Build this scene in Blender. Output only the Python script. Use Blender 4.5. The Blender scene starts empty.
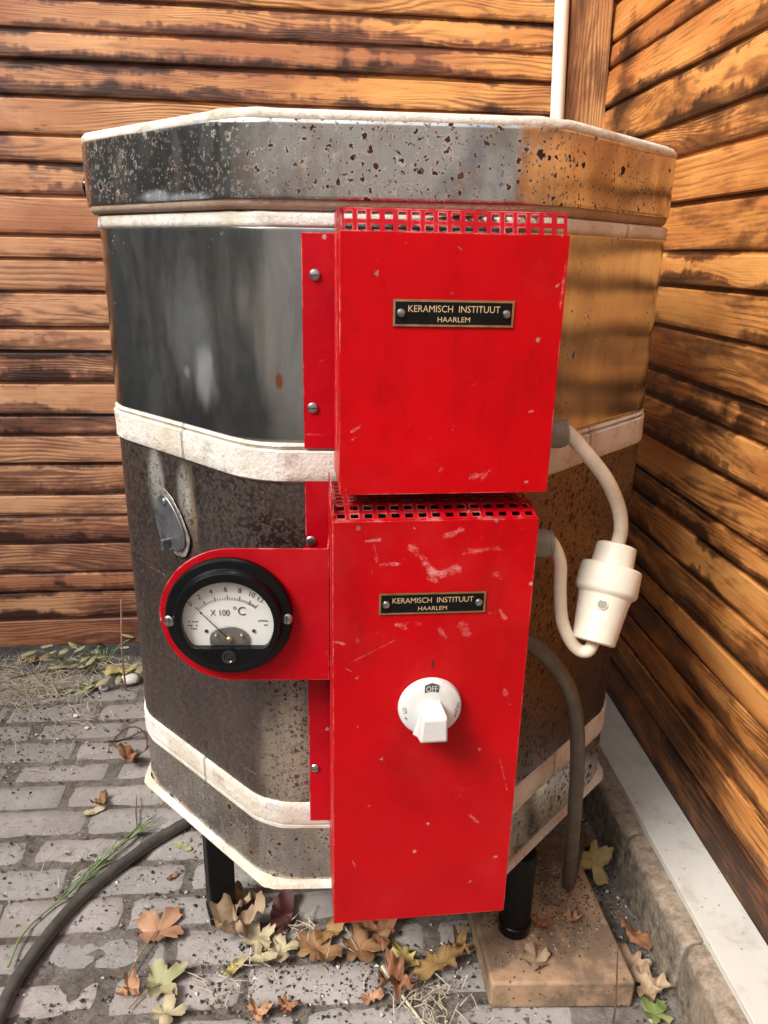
import bpy, math, random
from math import sin, cos, pi, radians, sqrt, atan2, tan
from mathutils import Vector, Matrix, noise as mnoise
random.seed(11)
V = Vector
scene = bpy.context.scene
col = scene.collection

# ------------------------------------------------------------------ camera
F_PX, PITCH, ROLL, H = 754.5, .3297, .0199, 1.05
fw = V((0, cos(PITCH), -sin(PITCH))); up0 = V((0, sin(PITCH), cos(PITCH))); rt0 = V((1, 0, 0))
rt = rt0*cos(ROLL) + up0*sin(ROLL); up = -rt0*sin(ROLL) + up0*cos(ROLL)
EYE = V((0, 0, H))
cd = bpy.data.cameras.new('camera'); cam = bpy.data.objects.new('camera', cd); col.objects.link(cam)
cd.sensor_fit = 'VERTICAL'; cd.sensor_height = 24; cd.lens = 24*F_PX/1024; cd.clip_start = .02; cd.clip_end = 400
M = Matrix((rt, up, -fw)).transposed().to_4x4(); M.translation = EYE
cam.matrix_world = M
scene.camera = cam
def ray(u, v): return rt*((u-384)/F_PX) - up*((v-512)/F_PX) + fw
def on_z(u, v, z=0.):                       # survey point on a horizontal level
    d = ray(u, v); return EYE + d*((z-H)/d.z)
def on_plane(u, v, P, n):
    d = ray(u, v); return EYE + d*((P-EYE).dot(n)/d.dot(n))

# ------------------------------------------------------------------ node helpers
class NT:
    def __init__(s, name):
        s.m = bpy.data.materials.new(name); s.m.use_nodes = True
        s.t = s.m.node_tree; s.t.nodes.clear()
        s.out = s.t.nodes.new('ShaderNodeOutputMaterial')
        s.b = s.t.nodes.new('ShaderNodeBsdfPrincipled')
        s.t.links.new(s.b.outputs[0], s.out.inputs[0])
    def new(s, k, **kw):
        n = s.t.nodes.new(k)
        for a, b in kw.items(): setattr(n, a, b)
        return n
    def put(s, sock, v):
        if isinstance(v, bpy.types.NodeSocket): s.t.links.new(v, sock)
        elif isinstance(v, (tuple, list)):
            sock.default_value = tuple(v)+(1,) if sock.type == 'RGBA' and len(v) == 3 else v
        else: sock.default_value = v
    def coord(s, which='Object'): return s.new('ShaderNodeTexCoord').outputs[which]
    def attr(s, name, o='Vector'): n = s.new('ShaderNodeAttribute', attribute_name=name); return n.outputs[o]
    def mapv(s, vec, scale=(1, 1, 1), loc=(0, 0, 0), rot=(0, 0, 0)):
        n = s.new('ShaderNodeMapping'); s.put(n.inputs['Vector'], vec); s.put(n.inputs['Scale'], scale); s.put(n.inputs['Location'], loc); s.put(n.inputs['Rotation'], rot); return n.outputs[0]
    def noise(s, vec, scale=5, detail=3, rough=.55, dist=0., o=0):
        n = s.new('ShaderNodeTexNoise'); s.put(n.inputs['Vector'], vec); s.put(n.inputs['Scale'], scale); s.put(n.inputs['Detail'], detail); s.put(n.inputs['Roughness'], rough); s.put(n.inputs['Distortion'], dist); return n.outputs[o]
    def voro(s, vec, scale=5, o='Distance', feat='F1', rnd=1.):
        n = s.new('ShaderNodeTexVoronoi', feature=feat); s.put(n.inputs['Vector'], vec); s.put(n.inputs['Scale'], scale); s.put(n.inputs['Randomness'], rnd); return n.outputs[o]
    def ramp(s, fac, stops):
        n = s.new('ShaderNodeValToRGB'); cr = n.color_ramp
        while len(cr.elements) < len(stops): cr.elements.new(.5)
        for e, (p, c) in zip(cr.elements, stops):
            e.position = p; e.color = (c, c, c, 1) if not isinstance(c, tuple) else c+(1,)
        s.put(n.inputs[0], fac); return n.outputs[0]
    def step(s, x, lo, hi, a=0., b=1.):
        n = s.new('ShaderNodeMapRange', interpolation_type='SMOOTHSTEP'); s.put(n.inputs[0], x); s.put(n.inputs[1], lo); s.put(n.inputs[2], hi); s.put(n.inputs[3], a); s.put(n.inputs[4], b); return n.outputs[0]
    def math(s, op, a, b=0., c=0., clamp=False):
        n = s.new('ShaderNodeMath', operation=op, use_clamp=clamp); s.put(n.inputs[0], a); s.put(n.inputs[1], b); s.put(n.inputs[2], c); return n.outputs[0]
    def vmath(s, op, a, b=(0, 0, 0)):
        n = s.new('ShaderNodeVectorMath', operation=op); s.put(n.inputs[0], a); s.put(n.inputs[1], b); return n.outputs['Value' if op in ('LENGTH', 'DOT_PRODUCT', 'DISTANCE') else 'Vector']
    def vscale(s, v, k): n = s.new('ShaderNodeVectorMath', operation='SCALE'); s.put(n.inputs[0], v); s.put(n.inputs['Scale'], k); return n.outputs[0]
    def sep(s, v): n = s.new('ShaderNodeSeparateXYZ'); s.put(n.inputs[0], v); return n.outputs
    def comb(s, x, y, z=0.): n = s.new('ShaderNodeCombineXYZ'); s.put(n.inputs[0], x); s.put(n.inputs[1], y); s.put(n.inputs[2], z); return n.outputs[0]
    def mix(s, f, a, b, mode='MIX'):
        n = s.new('ShaderNodeMix', data_type='RGBA', blend_type=mode); s.put(n.inputs['Factor'], f); s.put(n.inputs[6], a); s.put(n.inputs[7], b); return n.outputs[2]
    def lerp(s, f, a, b):
        n = s.new('ShaderNodeMix', data_type='FLOAT'); s.put(n.inputs['Factor'], f); s.put(n.inputs[2], a); s.put(n.inputs[3], b); return n.outputs[0]
    def bump(s, h, strength=.3, dist=.002, normal=None):
        n = s.new('ShaderNodeBump'); s.put(n.inputs['Height'], h); s.put(n.inputs['Strength'], strength); s.put(n.inputs['Distance'], dist)
        if normal: s.put(n.inputs['Normal'], normal)
        return n.outputs[0]
    def set(s, **kw):
        for k, v in kw.items(): s.put(s.b.inputs[k.replace('_', ' ')], v)
        return s.m

def plain(name, c, rough=.5, metal=0., var=.25, scale=40, bump=.15, spec=.5):
    n = NT(name); o = n.coord()
    f = n.noise(o, scale, 5, .6)
    d = tuple(x*(1-var) for x in c); b = tuple(min(1, x*(1+var)) for x in c)
    return n.set(Base_Color=n.ramp(f, [(.3, d), (.7, b)]), Roughness=n.step(n.noise(o, scale*.6, 3), .2, .8, rough-.08, rough+.12), Metallic=metal, Specular_IOR_Level=spec, Normal=n.bump(f, bump, .001))

# ---- wood
def wood(name, light, mid, red, dark, bias, char, band=None, hgain=0., ugain=0., sunlit=None, grain=.3):
    n = NT(name)
    uv = n.coord('UV'); r = n.sep(n.attr('rnd')); q = n.sep(uv); ed = n.sep(n.attr('edge'))
    z = n.sep(n.coord('Object'))[2]
    uu = n.math('MULTIPLY_ADD', r[0], 31., q[0]); vv = n.math('MULTIPLY_ADD', r[1], 7., q[1])
    p = n.comb(uu, vv, n.math('MULTIPLY', r[2], 5.))
    warp = n.noise(n.mapv(p, (1.5, 9, 1)), 1, 2, .5)
    w2 = n.noise(n.mapv(p, (9, 30, 1)), 1, 3, .6)
    ph = n.math('ADD', n.math('MULTIPLY', vv, 620.), n.math('ADD', n.math('MULTIPLY', warp, n.math('MULTIPLY_ADD', r[2], 120., 30.)), n.math('MULTIPLY', w2, 5.)))
    ring = n.math('MULTIPLY_ADD', n.math('SINE', ph), .5, .5)
    rw = n.step(n.noise(n.mapv(p, (2.2, 8, 1)), 1, 3, .5), .38, .64, .12, 1.)
    fib = n.noise(n.mapv(p, (5, 330, 1)), 1, 4, .75)
    mott = n.noise(n.mapv(p, (4.5, 13, 1)), 1, 6, .65, .6)
    mot2 = n.noise(n.mapv(p, (1.6, 6, 1), loc=(4, 2, 0)), 1, 3, .55)
    g = n.math('ADD', n.math('MULTIPLY', n.math('MULTIPLY', ring, rw), grain), n.math('MULTIPLY_ADD', fib, .9, -.45))
    c = n.mix(n.step(mott, .36, .66), light, mid)
    if sunlit:      # sun patch painted into the colour of the upper boards near the corner
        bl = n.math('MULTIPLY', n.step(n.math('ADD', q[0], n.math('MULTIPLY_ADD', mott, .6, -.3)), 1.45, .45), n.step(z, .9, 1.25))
        c = n.mix(bl, c, n.mix(n.step(mott, .36, .66), sunlit[0], sunlit[1]))
    c = n.mix(n.math('MULTIPLY', n.step(n.math('ADD', mot2, n.math('MULTIPLY_ADD', r[1], .16, -.08)), .46, .66), .75), c, red)
    c = n.mix(n.step(g, .05, .55, 0., .72), c, tuple(x*.38 for x in red))
    c = n.mix(n.step(fib, .46, .30, 0., .30), c, tuple(min(1, x*1.25) for x in light))
    # remnants of the old dark stain and charring: soft patches with fingers along the grain, drips, dirt along the laps
    st = n.noise(n.mapv(p, (4.2, 13, 1), loc=(7, 3, 0)), 1, 7, .62, .7)
    st2 = n.noise(n.mapv(p, (.9, 4, 1), loc=(1, 8, 0)), 1, 3, .5)
    jag = n.noise(n.mapv(p, (9, 42, 1)), 1, 6, .75)
    s = n.math('ADD', n.math('MULTIPLY_ADD', st, .95, -.475), n.math('MULTIPLY_ADD', st2, .75, -.375))
    s = n.math('ADD', s, n.math('MULTIPLY_ADD', jag, .42, -.21))
    s = n.math('ADD', s, n.math('MULTIPLY_ADD', r[2], .16, bias-.08))
    s = n.math('ADD', s, n.math('MULTIPLY', ring, .05))
    near = n.math('MINIMUM', q[1], n.math('MULTIPLY', ed[1], 1.4))      # metres to the nearest lap
    reach = n.math('MULTIPLY', n.step(n.noise(n.comb(n.math('MULTIPLY', uu, 3.4), r[1]), 1, 5, .7), .40, .68), .034)
    lap = n.math('MULTIPLY', n.step(n.math('SUBTRACT', near, n.math('ADD', reach, n.math('MULTIPLY_ADD', jag, .02, -.010))), .012, -.006), n.step(r[0], .25, .75, .35, 1.))
    s = n.math('ADD', s, n.math('MULTIPLY', lap, char))
    if hgain: s = n.math('SUBTRACT', s, n.math('MULTIPLY', z, hgain))  # stain grows towards the ground, partly painting in the shade low down
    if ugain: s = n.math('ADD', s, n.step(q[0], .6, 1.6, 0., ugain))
    if band:
        for (x0, wd, k) in band:
            wob = n.noise(n.comb(n.math('MULTIPLY', q[0], 5.), n.math('MULTIPLY', z, 22.)), 1, 6, .7)
            dd = n.math('ABSOLUTE', n.math('SUBTRACT', n.math('ADD', q[0], n.math('MULTIPLY', wob, .14)), x0+.07))
            s = n.math('ADD', s, n.step(dd, wd, 0., 0., k))
    m1 = n.step(s, .06, .24); m2 = n.step(s, .20, .46)
    c = n.mix(n.math('MULTIPLY', m1, .72), c, n.mix(fib, tuple(x*1.9 for x in dark), tuple(x*1.0 for x in dark)))
    c = n.mix(n.math('MULTIPLY', m2, .88), c, tuple(x*.22 for x in dark))
    crk = n.noise(n.mapv(p, (1.8, 90, 1), loc=(3.3, 1.7, 0)), 1, 3, .6)
    crk = n.math('MULTIPLY', n.step(n.math('ABSOLUTE', n.math('SUBTRACT', crk, .5)), .010, .003), n.step(n.noise(n.mapv(p, (2.2, 9, 1), loc=(9, 2, 0)), 1, 3, .6), .56, .64))
    c = n.mix(n.math('MULTIPLY', crk, .8), c, tuple(x*.3 for x in dark))
    # pale splinters and flecks of web
    sp = n.voro(n.mapv(uv, (30, 60, 1)), 1); rc = n.sep(n.voro(n.mapv(uv, (30, 60, 1)), 1, 'Color'))
    spk = n.math('MULTIPLY', n.step(n.math('ADD', sp, n.math('MULTIPLY_ADD', n.noise(uv, 300, 3, .7), .2, -.1)), .16, .06), n.math('GREATER_THAN', rc[0], .91))
    c = n.mix(n.math('MULTIPLY', spk, .6), c, (.62, .50, .36))
    bz = n.math('ADD', n.math('MULTIPLY', g, -.8), n.math('ADD', n.math('MULTIPLY', fib, -.5), n.math('MULTIPLY', crk, -1.5)))
    return n.set(Base_Color=c, Roughness=n.lerp(m1, .62, .45), Specular_IOR_Level=.35, Normal=n.bump(bz, .45, .0016))
M_wood_back = wood('stained_softwood', (.58, .30, .155), (.42, .185, .085), (.33, .115, .052), (.085, .030, .021), .105, .28, hgain=.115, ugain=.08, sunlit=((.74, .375, .115), (.60, .255, .068)), grain=.55)
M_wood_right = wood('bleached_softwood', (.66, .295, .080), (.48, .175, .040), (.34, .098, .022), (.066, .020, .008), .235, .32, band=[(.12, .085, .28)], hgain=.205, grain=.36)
M_post = wood('post_softwood', (.60, .31, .125), (.48, .22, .078), (.38, .15, .05), (.10, .04, .02), .0, 0., grain=.4)

# ---- steel
def steel(name, base, rough, spots, specks, smudge, dark=(.03, .025, .03), stain=None, cluster=None, blue=0., vstreak=.1, wobble=.35, runs=.25, flecks=0., tarnish=0.):
    n = NT(name); o = n.coord()
    wob = n.noise(o, 5.5, 2, .5)
    sm = n.noise(n.mapv(o, (1, 1, .35)), 9, 6, .65, .6)
    fine = n.noise(n.mapv(o, (1, 1, .06)), 160, 3, .6)
    # rust blisters
    jo = n.vmath('ADD', o, n.vscale(n.noise(o, 110, 4, .7, o=1), .016))
    cl = n.noise(o, 8, 3, .5)
    if cluster:
        for (c0, rad, k) in cluster:
            cl = n.math('ADD', cl, n.step(n.vmath('DISTANCE', o, c0), rad, rad*.2, 0., k))
    m_spot = 0.; halo = 0.
    for sc_, big in ((62, .33), (120, .36), (210, .36)):
        v = n.voro(jo, sc_); vc = n.sep(n.voro(jo, sc_, 'Color'))
        on = n.step(n.math('ADD', n.math('MULTIPLY', vc[0], .6), cl), 1.16-spots, 1.22-spots)
        size = n.math('MULTIPLY', on, n.math('MULTIPLY_ADD', vc[1], .24, big-.24))
        halo = n.math('MAXIMUM', halo, n.math('MULTIPLY', n.step(n.math('SUBTRACT', v, size), .16, -.05), on))
        m_spot = n.math('MAXIMUM', m_spot, n.math('MULTIPLY', n.step(n.math('SUBTRACT', v, size), .04, -.05), on))
    spm = 0.; cls = n.math('ADD', n.math('MULTIPLY_ADD', n.noise(o, 5, 5, .7), 1.1, -.55), n.math('MULTIPLY_ADD', n.noise(o, 30, 3, .6), .5, -.25))
    jo2 = n.vmath('ADD', o, n.vscale(n.noise(o, 260, 3, .7, o=1), .006))
    for sc_, k in ((85, -.22), (150, -.04), (270, .05)):
        v = n.voro(jo2, sc_); vc = n.sep(n.voro(jo2, sc_, 'Color'))
        on = n.step(n.math('ADD', vc[0], n.math('ADD', cls, (specks+.05)*2.6+k)), .95, 1.05)
        spm = n.math('MAXIMUM', spm, n.math('MULTIPLY', n.step(v, n.math('MULTIPLY_ADD', vc[1], .24, .30), n.math('MULTIPLY_ADD', vc[1], .20, .16)), n.math('MULTIPLY', on, .9)))
    veil = n.step(n.math('ADD', n.math('MULTIPLY', sm, .8), n.math('MULTIPLY', n.noise(o, 55, 5, .7), .3)), .50, .78)
    c = n.mix(n.math('MULTIPLY', veil, smudge), base, tuple(x*.5 for x in base))
    c = n.mix(n.math('MULTIPLY', n.noise(o, 3.2, 3, .5), blue), c, (.16, .18, .26))
    if tarnish:
        t1 = n.step(n.noise(n.mapv(o, (1, 1, .6)), 11, 6, .68, .8), .42, .62); t2 = n.step(n.noise(n.mapv(o, (1, 1, .45), loc=(3, 1, 2)), 16, 6, .7, .9), .46, .66)
        c = n.mix(n.math('MULTIPLY', t1, tarnish), c, (.22, .22, .24)); c = n.mix(n.math('MULTIPLY', t2, tarnish*.9), c, (.42, .29, .17))
    metal = 1.; rg = n.math('ADD', n.math('MULTIPLY_ADD', sm, .10, rough-.05), n.math('MULTIPLY', fine, vstreak*.5))
    met = n.math('SUBTRACT', 1., n.math('MULTIPLY', veil, smudge*.35))
    if stain:
        for (c0, rx, rz, colr, k) in stain:
            dv = n.mapv(n.vmath('SUBTRACT', o, c0), (1/rx, 1/rx, 1/rz))
            dl = n.math('ADD', n.vmath('LENGTH', dv), n.math('MULTIPLY_ADD', n.noise(n.mapv(o, (1, 1, .3)), 45, 4, .6), .8, -.4))
            mk = n.step(dl, 1., .35, 0., k)
            c = n.mix(mk, c, colr); met = n.math('SUBTRACT', met, n.math('MULTIPLY', mk, .22), clamp=True)
    rustc = n.mix(n.noise(o, 120, 3, .6), (.010, .005, .004), (.075, .030, .011))
    hm = n.math('MULTIPLY', halo, n.step(n.noise(o, 90, 4, .7), .30, .65))
    c = n.mix(n.math('MULTIPLY', hm, .38), c, (.115, .048, .016)); met = n.math('SUBTRACT', met, n.math('MULTIPLY', hm, .8), clamp=True)
    run = n.math('MULTIPLY', n.step(n.noise(n.mapv(o, (1, 1, .07)), 42, 4, .65), .56, .72), n.step(n.noise(o, 5, 3), .45, .62))
    c = n.mix(n.math('MULTIPLY', run, runs), c, (.26, .15, .08)); met = n.math('SUBTRACT', met, n.math('MULTIPLY', run, runs*.5), clamp=True)
    if flecks:
        fk = n.step(n.math('ADD', n.math('MULTIPLY', n.noise(n.vmath('ADD', o, (.3, .1, .7)), 170, 5, .7), .8), n.math('MULTIPLY', n.noise(o, 16, 3), .2)), .47, .60)
        c = n.mix(n.math('MULTIPLY', fk, flecks), c, (.155, .085, .055)); met = n.math('SUBTRACT', met, n.math('MULTIPLY', fk, flecks*.45), clamp=True)
    c = n.mix(spm, c, dark); c = n.mix(m_spot, c, rustc)
    dielectric = n.math('MAXIMUM', m_spot, n.math('MULTIPLY', spm, .9))
    met = n.math('MULTIPLY', met, n.math('SUBTRACT', 1., dielectric))
    rg = n.lerp(dielectric, rg, .75)
    # hairline scratches
    scr = n.noise(n.mapv(o, (4, 4, 300), rot=(.25, .3, 0)), 1, 2, .5)
    c = n.mix(n.math('MULTIPLY', n.step(scr, .74, .78), .35), c, (.75, .75, .75))
    nb = n.bump(wob, wobble, .008); nb = n.bump(n.math('ADD', m_spot, n.math('MULTIPLY', spm, .3)), .06, .0005, nb)
    return n.set(Base_Color=c, Metallic=met, Roughness=rg, Normal=nb, Specular_IOR_Level=n.lerp(dielectric, .5, .06))

# ---- firebrick
def firebrick(name, c, joints=True, spots=.0):
    n = NT(name); o = n.coord(); q = n.sep(n.coord('UV'))
    f = n.noise(o, 110, 7, .75); g = n.noise(o, 12, 4, .6)
    cc = n.mix(n.step(g, .35, .7), c, (c[0]*.80, c[1]*.70, c[2]*.60))
    cc = n.mix(n.step(f, .54, .70, 0., .65), cc, (.34, .22, .14))
    hh = f
    if joints:
        j = n.math('ABSOLUTE', n.math('SUBTRACT', n.math('FRACT', n.math('MULTIPLY_ADD', q[0], 1/.3166, .47)), .5))
        jm = n.step(n.math('ADD', j, n.math('MULTIPLY', n.noise(o, 70, 2), .004)), .4935, .5)
        cc = n.mix(n.math('MULTIPLY', jm, .35), cc, (.30, .20, .13)); hh = n.math('SUBTRACT', f, n.math('MULTIPLY', jm, 2.))
    dirt = n.noise(n.mapv(o, (1, 1, 2)), 26, 5, .7)
    cc = n.mix(n.step(dirt, .54, .74, 0., .6), cc, (.30, .19, .12))
    return n.set(Base_Color=cc, Roughness=.9, Specular_IOR_Level=.2, Normal=n.bump(hh, .9, .0035))

# ---- red enamel
def red_paint(name, c=(.56, .0008, .004), strokes=(), scuff=.0, chips=.0):
    n = NT(name); o = n.coord()
    base = n.mix(n.step(n.noise(o, 6, 4), .3, .75), c, tuple(x*.80 for x in c))
    # hard wear: chips to grey primer, pale rubbed marks, bare bright edges
    v = n.voro(o, 70); vc = n.sep(n.voro(o, 70, 'Color'))
    rag = n.math('ADD', v, n.math('MULTIPLY_ADD', n.noise(o, 190, 4, .75), .7, -.35))
    chip = n.math('MULTIPLY', n.step(rag, .17, .10), n.math('GREATER_THAN', vc[0], .93-chips))
    base = n.mix(n.math('MULTIPLY', chip, .85), base, n.mix(vc[1], (.13, .09, .08), (.55, .36, .32)))
    sc = n.noise(n.mapv(o, (1, 1, 1.5), rot=(.4, .7, .2)), 30, 6, .72, 1.2)
    scm = n.math('MULTIPLY', n.step(sc, .62, .78), n.step(n.noise(o, 8, 3), .42, .64))
    mask = n.math('MULTIPLY', scm, scuff)
    brk = n.step(n.noise(n.mapv(o, (1, 1, 1.4)), 95, 6, .8), .40, .66)
    for (p0, p1, w, k) in strokes:
        a = V(p0); b = V(p1); L = max((b-a).length, 1e-4); d = (b-a)/L
        rel = n.vmath('SUBTRACT', o, tuple(a))
        tt = n.math('MINIMUM', n.math('MAXIMUM', n.vmath('DOT_PRODUCT', rel, tuple(d)), 0.), L)
        nn = n.new('ShaderNodeVectorMath', operation='SCALE'); n.put(nn.inputs[0], tuple(d)); n.put(nn.inputs['Scale'], tt)
        dist = n.math('ADD', n.vmath('DISTANCE', rel, nn.outputs[0]), n.math('MULTIPLY_ADD', n.noise(o, 65, 5, .7), w*4.5, -w*2.2))
        mask = n.math('MAXIMUM', mask, n.math('MULTIPLY', n.step(dist, w, w*.25), n.math('MULTIPLY', brk, k*.62)))
    base = n.mix(mask, base, (.80, .48, .45))
    grime = n.step(n.noise(n.mapv(o, (1, 1, .5)), 13, 6, .7, .6), .50, .74)
    base = n.mix(n.math('MULTIPLY', grime, .42), base, tuple(x*.45 for x in c))
    fade = n.step(n.noise(o, 5.5, 5, .65), .50, .72)
    base = n.mix(n.math('MULTIPLY', fade, .05), base, (.75, .16, .13))
    fl = n.step(n.noise(o, 330, 3, .7), .70, .76); base = n.mix(n.math('MULTIPLY', fl, .35), base, (.70, .33, .29))
    bv = n.new('ShaderNodeBevel', samples=4); n.put(bv.inputs['Radius'], .0022)
    geo = n.new('ShaderNodeNewGeometry')
    dp = n.vmath('DOT_PRODUCT', bv.outputs[0], geo.outputs['Normal'])
    edge = n.math('MULTIPLY', n.step(dp, .985, .86), n.step(n.noise(o, 70, 4, .7), .38, .6))
    base = n.mix(n.math('MULTIPLY', edge, .75), base, n.mix(n.step(n.noise(o, 24, 3), .44, .56), (.68, .38, .34), (.10, .035, .02)))
    rg = n.math('ADD', n.math('MULTIPLY_ADD', n.noise(o, 18, 5, .6), .22, .26), n.math('MULTIPLY', mask, .3))
    orange = n.noise(o, 420, 2, .5)
    return n.set(Base_Color=base, Roughness=rg, Specular_IOR_Level=.18, Normal=n.bump(n.math('ADD', orange, n.math('MULTIPLY', n.noise(o, 7, 3), 16.)), .13, .0012))

M_screw = plain('zinc_screw', (.42, .42, .41), .35, 1., .3, 200)
M_black_paint = plain('black_leg_paint', (.004, .004, .0045), .45, 0., .4, 60, .15, .2)
M_bakelite = plain('black_bakelite', (.004, .004, .0045), .24, 0., .2, 30, .04, .25)
M_white_plastic = plain('white_plastic', (.66, .60, .49), .42, 0., .09, 24, .12)
M_knob_white = plain('worn_white_plastic', (.62, .61, .585), .45, 0., .07, 60, .2)
M_cable_white = plain('cream_cable', (.66, .57, .43), .5, 0., .1, 30, .1)
M_brass = plain('worn_brass', (.62, .42, .20), .35, 1., .25, 90)
M_plate_black = plain('black_plate', (.004, .004, .004), .4, 0., .4, 90, .1, .2)
M_letter = plain('engraved_gold', (.62, .47, .27), .5, .3, .1, 90)
M_dial = plain('dial_paper', (.78, .77, .70), .6, 0., .06, 20, .03)
M_ink = plain('dial_ink', (.02, .02, .02), .6, 0., .1, 20, .02)
M_ink_grey = plain('faded_ink', (.07, .065, .06), .6, 0., .2, 60, .02)
M_gland = plain('grey_gland_plastic', (.19, .185, .14), .5, 0., .15, 60)
M_grey_plate = plain('dull_grey_plate', (.30, .29, .26), .4, .8, .2, 60)
M_interior = plain('dark_sheet', (.03, .03, .03), .7, 0.)
M_white_paint = plain('white_gloss_paint', (.82, .78, .66), .4, 0., .05, 14, .05)

# ------------------------------------------------------------------ mesh builder
class MB:
    def __init__(s): s.v = []; s.f = []; s.m = []; s.uv = []; s.sm = []; s.at = {}
    def vert(s, p): s.v.append(V(p)); return len(s.v)-1
    def face(s, idx, mat=0, uv=None, smooth=True, **at):
        s.f.append(tuple(idx)); s.m.append(mat); s.uv.append(uv); s.sm.append(smooth)
        for k, val in at.items(): s.at.setdefault(k, {})[len(s.f)-1] = val
    def quad(s, a, b, c, d, mat=0, uv=None, **at):
        i = [s.vert(p) for p in (a, b, c, d)]; s.face(i, mat, uv, **at)
    def box(s, O, ax, ay, az, mat=0):       # corner O, three edge vectors
        O, ax, ay, az = map(V, (O, ax, ay, az))
        if ax.cross(ay).dot(az) < 0: O = O+ax; ax = -ax
        P = [O, O+ax, O+ax+ay, O+ay]; P += [p+az for p in P]; i = [s.vert(p) for p in P]
        for q in ((0, 3, 2, 1), (4, 5, 6, 7), (0, 1, 5, 4), (1, 2, 6, 5), (2, 3, 7, 6), (3, 0, 4, 7)): s.face([i[k] for k in q], mat)
    def tube(s, path, r, n=14, mat=0, caps=True, flat=1.):
        path = [V(p) for p in path]; rings = []; L = 0; ref = None
        for k, p in enumerate(path):
            d = (path[min(k+1, len(path)-1)]-path[max(k-1, 0)]).normalized()
            if ref is None: ref = d.orthogonal().normalized()
            ref = (ref-d*ref.dot(d)).normalized(); b = d.cross(ref)
            rr = r[k] if isinstance(r, (list, tuple)) else r
            if k: L += (p-path[k-1]).length
            rings.append(([s.vert(p+ref*(rr*cos(2*pi*j/n))+b*(rr*sin(2*pi*j/n)*flat)) for j in range(n)], L))
        for (a, la), (b, lb) in zip(rings, rings[1:]):
            for j in range(n):
                k = (j+1) % n
                s.face((a[j], a[k], b[k], b[j]), mat, [(la, j/n), (la, (j+1)/n), (lb, (j+1)/n), (lb, j/n)])
        if caps: s.face(rings[0][0][::-1], mat); s.face(rings[-1][0], mat)
    def lathe(s, O, axis, prof, n=48, mat=0, ref=None, cap0=True, cap1=True):   # prof: (radius, height along axis)
        O = V(O); ax = V(axis).normalized(); r0 = (V(ref)-ax*V(ref).dot(ax)).normalized() if ref else ax.orthogonal().normalized(); b = ax.cross(r0)
        rings = [[s.vert(O+ax*h+(r0*cos(2*pi*j/n)+b*sin(2*pi*j/n))*r) for j in range(n)] for r, h in prof]
        for a, c in zip(rings, rings[1:]):
            for j in range(n): k = (j+1) % n; s.face((a[j], a[k], c[k], c[j]), mat)
        if cap0: s.face(rings[0][::-1], mat)
        if cap1: s.face(rings[-1], mat)
    def prism(s, pts, n, th, mat=0):        # planar outline (world points) pushed along n
        n = V(n); a = [s.vert(p) for p in pts]; b = [s.vert(V(p)+n*th) for p in pts]; k = len(pts)
        s.face(a[::-1], mat); s.face(b, mat)
        for i in range(k): j = (i+1) % k; s.face((a[i], a[j], b[j], b[i]), mat)
    def build(s, name, mats, parent=None, origin=None, angle=32, bevel=0., label=None, cat=None, group=None, kind=None, seg=2):
        if not isinstance(mats, (list, tuple)): mats = [mats]
        base = V((0, 0, 0)); p = parent
        while p is not None: base = base+p.location; p = p.parent
        if parent is None and origin is None:
            xs = [v.x for v in s.v]; ys = [v.y for v in s.v]
            origin = V(((min(xs)+max(xs))/2, (min(ys)+max(ys))/2, min(v.z for v in s.v)))
        off = base if parent else V(origin)
        me = bpy.data.meshes.new(name)
        me.from_pydata([tuple(v-off) for v in s.v], [], s.f)
        for m in mats: me.materials.append(m)
        me.polygons.foreach_set('material_index', s.m); me.polygons.foreach_set('use_smooth', s.sm)
        if any(s.uv):
            L = me.uv_layers.new(name='UVMap')
            for pl, uv in zip(me.polygons, s.uv):
                if uv:
                    for li, q in zip(pl.loop_indices, uv): L.data[li].uv = q
        for k, d in s.at.items():
            A = me.attributes.new(k, 'FLOAT_VECTOR', 'CORNER')
            for fi, val in d.items():
                pl = me.polygons[fi]
                for c, li in enumerate(pl.loop_indices):
                    A.data[li].vector = val[c] if isinstance(val, list) else val
        me.update(); me.validate()
        me.set_sharp_from_angle(angle=radians(angle))
        o = bpy.data.objects.new(name, me); col.objects.link(o)
        if parent: o.parent = parent
        else: o.location = off
        if bevel:
            b = o.modifiers.new('bevel', 'BEVEL'); b.width = bevel; b.segments = seg; b.limit_method = 'ANGLE'; b.angle_limit = radians(40); b.harden_normals = False
        tag(o, label, cat, group, kind)
        return o
def tag(o, label=None, cat=None, group=None, kind=None):
    for k, v in (('label', label), ('category', cat), ('group', group), ('kind', kind)):
        if v: o[k] = v
    return o
def empty(name, loc, label=None, cat=None, group=None):
    o = bpy.data.objects.new(name, None); col.objects.link(o); o.location = loc; o.empty_display_size = .05
    return tag(o, label, cat, group)
def spline(pts, n=10):
    P = [V(p) for p in pts]; P = [P[0]*2-P[1]]+P+[P[-1]*2-P[-2]]; out = []
    for i in range(1, len(P)-2):
        for k in range(n):
            t = k/n; a, b, c, d = P[i-1:i+3]
            out.append(.5*((2*b)+(c-a)*t+(2*a-5*b+4*c-d)*t*t+(3*b-a-3*c+d)*t**3))
    return out+[P[-2]]
_txt = {}
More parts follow.
